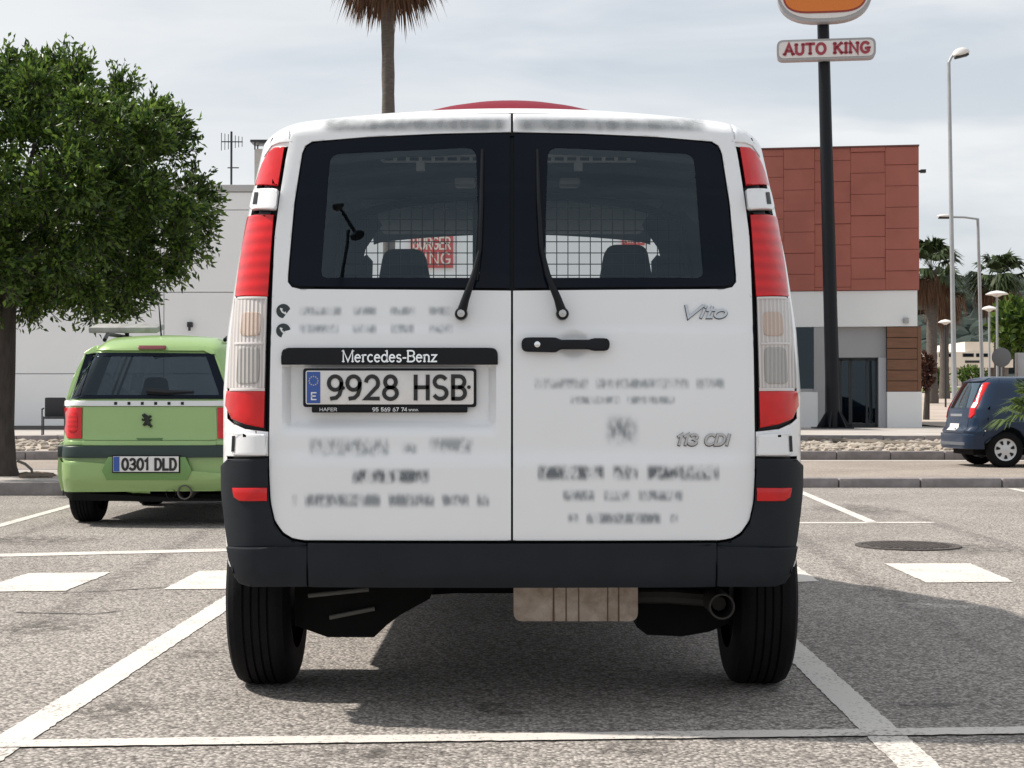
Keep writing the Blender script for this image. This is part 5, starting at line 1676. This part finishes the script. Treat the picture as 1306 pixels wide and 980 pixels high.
def gp(name, pts, mat, parent=car, **k):
    k.setdefault("step", .05); k.setdefault("thick", .015); k.setdefault("bevel", .004)
    return panel(name, Sg(pts), gs, mat, parent, **k)
def gm(l): return l + [(382 - x, y) for x, y in reversed(l)]
GC.skin(car, Sg(gm([(111, 452), (90, 508.5)])), GREEN, .30, .012)
tg = gp("tailgate", gm([(106, 519), (105, 560), (107, 561.5)]), GREEN, thick=.03)
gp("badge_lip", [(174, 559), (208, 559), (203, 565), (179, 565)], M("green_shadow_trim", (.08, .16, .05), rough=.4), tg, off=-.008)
gp("roof_edge", gm([(122, 441), (109, 449), (107.5, 452), (112, 452), (122, 447.5)]), GREEN, thick=.03, off=-.01)
gw_o = gm([(110, 451), (89, 509)])
wn = gp("rear_window", gw_o, DARKG, thick=0, off=0.0)
rim_in = gm([(119, 455), (102, 504)])
ring_panel("window_edge", Sg(gw_o), Sg(rim_in), gs, FRIT, wn, off=-.004)
br = gp("chrome_strip", gm([(83, 511.5), (82, 518)]), SILV, thick=.03, off=-.012)
for mf_ in (0, 1):
    ml = (lambda l: l) if not mf_ else (lambda l: [(382 - x, y) for x, y in reversed(l)])
    tl = gp("tail_light", ml([(104.5, 520), (104, 559.5), (86, 559.5), (81.5, 545), (82, 520)]), RED, thick=.03, off=-.004)
    gp("light_ring", ml(fillet([(99, 526), (99, 552), (86.5, 552), (86.5, 526)], 8)), REDR, tl, thick=.01, off=-.008)
    gp("bumper_side", ml([(80, 561), (107, 563), (107, 567.5), (75.5, 567.5)]), GREEN, thick=.03, off=-.01)
    gp("rear_pillar", ml([(107.5, 453), (109, 452), (88, 510), (84, 510), (94, 480)]), GREEN, thick=.03, off=-.002)
gp("bumper", gm([(76, 584), (74.5, 605), (77, 626), (191, 627)])[:-1], GREEN, thick=.08, off=-.04, bevel=.02, push=lambda x, z: .05 * smooth(.4, .28, z))
gp("bumper_top", gm([(106, 562.5), (106, 568)]), GREEN, thick=.05, off=-.02)
gp("bumper_band", gm([(75, 568), (74.5, 583)]), M("dark_green_trim", (.012, .03, .026), rough=.45), thick=.07, off=-.035, bevel=.01)
gp("bumper_valance", gm([(80, 626), (90, 638), (191, 640)])[:-1], UNDER, thick=.05, off=.0)
gfl = lambda x, z: -.06
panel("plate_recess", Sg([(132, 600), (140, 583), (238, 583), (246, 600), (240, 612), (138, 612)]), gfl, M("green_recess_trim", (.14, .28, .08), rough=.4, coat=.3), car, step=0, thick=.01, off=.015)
panel("plate_frame", Sg([(145.5, 603), (145.5, 580.5), (231.5, 580.5), (231.5, 603)]), gfl, BLACKP, car, step=0, thick=.02, bevel=.003)
panel("number_plate", Sg([(147, 601.5), (147, 582), (230, 582), (230, 601.5)]), gfl, PLATEW, car, step=0, thick=.01, off=-.004, bevel=0)
panel("plate_band", Sg([(147.5, 601), (147.5, 582.5), (155, 582.5), (155, 601)]), gfl, EUBLUE, car, step=0, thick=.004, off=-.007, bevel=0)
put("plate_character", car, "0301 DLD", (158.5, 227, 585, 599), gfl, PLATEK, .02, car=GC, depth=.004, off=-.004, gap=.18)
for k in range(6): 
    x_, z_ = GC.solve(148 + k * 17, 514.7)
    obj("trim_letter", boxbm(x_ - .012, x_ + .012, gs(x_, z_) - .016, gs(x_, z_), z_ - .012, z_ + .012), BLACKP, br)
# rampant animal badge made of limbs
bm = bmesh.new()
lx = lambda u, v: (lambda q: (q[0], gs(*q) - .012, q[1]))(GC.solve(187.5 + u, 536 + v))
for pl, rr in (([(-1, -5), (0, -2), (1, 2), (2, 6)], .022), ([(-1, -5), (-3, -6.5), (-5, -5)], .016), ([(0, -2), (4, -4), (5, -6)], .011), ([(0, -1), (-4, 0), (-6, -1)], .010), ([(1, 2), (-2, 4), (-4, 7)], .012), ([(2, 5), (5, 7), (6, 9)], .012), ([(1, 2), (4, 1), (6, -1)], .007)):
    tube(bm, [lx(*p) for p in pl], rr, 6)
obj("badge", bm, M("dark_badge", (.02, .025, .02), rough=.3, metal=.5), tg)
bm = bmesh.new(); tube(bm, [lx(1, -37), lx(25, -35), lx(60, -36)], [.03, .025, .01], 6)
obj("wiper", bm, BLACKP, wn)
gp("brake_light", [(177, 441), (212, 441), (212, 445.5), (177, 445.5)], M("brake_light_red", (.16, .03, .04), rough=.3), thick=.03, off=-.03)
for x0, x1 in ((-.775, -.555), (.555, .775)):
    for yw in (.62, 2.95): wheel(car, x1 if x0 < 0 else x0, x0 if x0 < 0 else x1, yw, .285, 6, STEEL)
obj("underbody_floor", boxbm(-.55, .55, .2, 3.3, .2, .26), UNDER, car)
bm = bmesh.new(); x_, z_ = GC.solve(236, 628); lathe(bm, [(.055, .5), (.06, .1), (.06, 0), (.05, 0), (.05, .2)], (x_, -.02, z_), 'Y', 18); lathe(bm, [(.04, 0), (.045, .05)], (x_ - .12, .0, z_ - .01), 'Y', 12)
obj("exhaust_pipe", bm, M("sooty_steel", (.12, .11, .10), rough=.6, metal=.5), car)
for x_ in (-.36, .36):
    seat(car, x_, 1.75, .23, 1.27, .4)
bm = bmesh.new(); x_, z_ = GC.solve(203, 432)
tube(bm, [(x_, .55, z_ - .01), (x_ - .01, .55, z_ + .02), (x_ - .06, .66, z_ + .33)], [.02, .008, .004], 6)
obj("aerial", bm, BLACKP, car)
for s_ in (-1, 1):
    bm = bmesh.new()
    tube(bm, [(s_ * .52, .55, 1.57), (s_ * .545, .75, 1.63), (s_ * .55, 1.9, 1.635), (s_ * .54, 2.1, 1.57)], .018, 8)
    obj("roof_rail", bm, BLACKP, car)

rs0 = at(116, 427, 14.4); rs1 = at(203, 417, 14.4)
rsg = thing("roof_sign", "flat grey sign board raised on a stem above the green car roof", "sign", (at(162, 430, 14.4).x, 14.4, 1.60))
hw = (rs1.x - rs0.x) / 2
bm = bmesh.new(); box(bm, -hw, hw, -.16, .16, -.02, .035, bevel=.012)
for v in bm.verts: v.co = Matrix.Rotation(R_(9), 4, 'X') @ v.co + Vector((0, 0, rs0.z - 1.60 + .05))
obj("sign_board", bm, M("weathered_grey_board", (.30, .30, .29), rough=.5, var=.25, vscale=9), rsg)
bm = bmesh.new(); tube(bm, [(0, 0, 0), (0, 0, rs0.z - 1.58)], .02, 8); box(bm, -.08, .08, -.05, .05, -.01, .012)
obj("stem", bm, BLACKP, rsg)

# ---------------------------------------------------------------- blue hatchback (heading to the right)
NAVY = M("navy_blue_paint", (.004, .019, .050), rough=.33, coat=.25, spec=.35, var=.05, vscale=2)
BC = Car(0, 0, [(.2, .78), (.3, .81), (.5, .84), (.8, .85), (.95, .83), (1.1, .77), (1.3, .70), (1.5, .63)], 1.49, .03, .11, .78, .24, .06,
         [(0, .05), (.35, 0.0), (.6, 0.0), (.62, .05), (.95, .10), (1.45, .34), (1.5, .38)])
hubp = gnd(1284, 597)
BYC = 25.3 + .85
blue = thing("hatchback_car", "dark blue hatchback at the right edge with silver wheel trims", "car", (at(1213, 560, BYC).x, BYC, 0), -math.pi / 2)
bT = lambda y: lerp_table([(0, 1.49), (1.8, 1.49), (2.2, 1.42), (3.0, .98), (3.75, .82), (4.0, .55)], y)
btap = lambda y: lerp_table([(0, 1), (3.0, 1.0), (3.6, .95), (4.0, .8)], y)
def bhole(y, c):
    if c == 'top' and 2.2 < y < 3.0: return 'windscreen'
    if c == 'up' and .88 < y < 1.75: return 'rear_side_window'
    if c == 'up' and 1.85 < y < 2.8: return 'door_window'
yw0 = at(1284, 577, 25.3).x - blue.location.x
barch = [(yw0, .375), (yw0 + 2.48, .375)]
BC.shell(blue, NAVY, 4.0, bT, btap, .97, .24, barch, bhole, DARKG)
BC.shell(blue, LINING, 4.0, bT, btap, .97, .3, barch, bhole, None, inset=.05, name="cabin_lining")
bs = BC.surf
def bp_(name, pts, mat, parent=blue, **k):
    k.setdefault("step", .05); k.setdefault("thick", .015); k.setdefault("bevel", .004)
    return panel(name, pts, bs, mat, parent, **k)
BC.skin(blue, [(-.61, .975), (.61, .975), (.49, 1.395), (-.49, 1.395)], NAVY, .30, .012)
tg = bp_("tailgate", [(-.62, .56), (-.64, .96), (.64, .96), (.62, .56)], NAVY, thick=.03)
wn = bp_("rear_window", [(-.62, .97), (-.50, 1.40), (.50, 1.40), (.62, .97)], glassmat("pale_reflecting_glass", (.3, .33, .33), 5.0), thick=0)
bp_("roof_edge", [(-.56, 1.405), (-.5, 1.47), (.5, 1.47), (.56, 1.405)], NAVY, thick=.03, off=-.03)
bp_("chrome_bar", [(-.33, .83), (-.33, .87), (.33, .87), (.33, .83)], CHROME, tg, thick=.02, off=-.012)
bp_("number_plate", [(-.26, .60), (-.26, .71), (.26, .71), (.26, .60)], PLATEW, tg, thick=.01, off=-.012)
bp_("bumper", [(-.80, .30), (-.82, .55), (.82, .55), (.80, .30)], NAVY, thick=.05, off=-.03, bevel=.015)
bp_("bumper_strip", [(-.70, .36), (-.70, .41), (.70, .41), (.70, .36)], M("grey_bumper_trim", (.1, .11, .13), rough=.4), thick=.02, off=-.04)
for s_ in (1, -1):
    q = [(s_ * x, z) for x, z in ((.65, .82), (.70, .80), (.755, .86), (.74, 1.0), (.70, 1.12), (.635, 1.38), (.585, 1.38), (.64, 1.10))]
    tl = bp_("tail_light", q, RED, thick=.04, off=-.012, step=.03)
    bp_("white_lens", [(s_ * x, z) for x, z in ((.66, .97), (.735, .97), (.72, 1.06), (.655, 1.06))], M("pale_lens", (.75, .68, .68), rough=.2, coat=.5), tl, thick=.01, off=-.016, step=.03)
    q = [(s_ * x, z) for x, z in ((.645, .56), (.645, .80), (.70, .79), (.76, .85), (.765, .9), (.80, .8), (.815, .56))]
    bp_("corner_panel", q, NAVY, thick=.03)
    for yw in (yw0, yw0 + 2.48): wheel(blue, s_ * .60, s_ * .80, yw, .292, 7, M("silver_hubcap", (.55, .56, .57), rough=.35, metal=.4))
for x_ in (-.36, .36):
    seat(blue, x_, 1.7, .23, 1.25, .4)
obj("underbody_floor", boxbm(-.58, .58, .2, 3.7, .2, .3), UNDER, blue)

# ---------------------------------------------------------------- lamp post behind the viewer, mirrored in the left van window
def mirrored(px, py, Yt):
    x, z = VAN.solve(px, py); h = .004
    p = Vector((x, VAN.oy + vs_(x, z), z))
    n_ = Vector(((vs_(x + h, z) - vs_(x - h, z)) / (2 * h), -1, (vs_(x, z + h) - vs_(x, z - h)) / (2 * h))).normalized()
    d = (p - Vector((0, 0, CAMZ))).normalized(); r = d - 2 * d.dot(n_) * n_
    return p + r * ((Yt - p.y) / r.y)
LY = -13.0
m_top, m_head, m_low = mirrored(445, 294, LY), mirrored(432, 262, LY), mirrored(456, 301, LY)
lp = thing("street_lamp", "dark street lamp with slanting arm mirrored in the left van window", "street lamp", (m_top.x, LY, 0), group="tall street lamps")
bm = bmesh.new(); tube(bm, [(0, 0, 0), (0, 0, m_top.z)], [.06, .045], 10); obj("pole", bm, DARKM, lp)
bm = bmesh.new(); tube(bm, [m_low - lp.location, m_head - lp.location], [.035, .03], 8); obj("arm", bm, DARKM, lp)
q0 = m_head - lp.location
bm = bmesh.new(); bmesh.ops.create_uvsphere(bm, u_segments=14, v_segments=8, radius=1)
for v in bm.verts: v.co = Vector((v.co.x * .17, v.co.y * .12, v.co.z * .09)) + q0
obj("lamp_head", bm, DARKM, lp)
q1 = m_low - lp.location
bm = bmesh.new(); bmesh.ops.create_uvsphere(bm, u_segments=14, v_segments=8, radius=1)
for v in bm.verts: v.co = Vector((v.co.x * .20, v.co.y * .12, v.co.z * .08)) + q1
obj("lamp_head", bm, DARKM, lp)
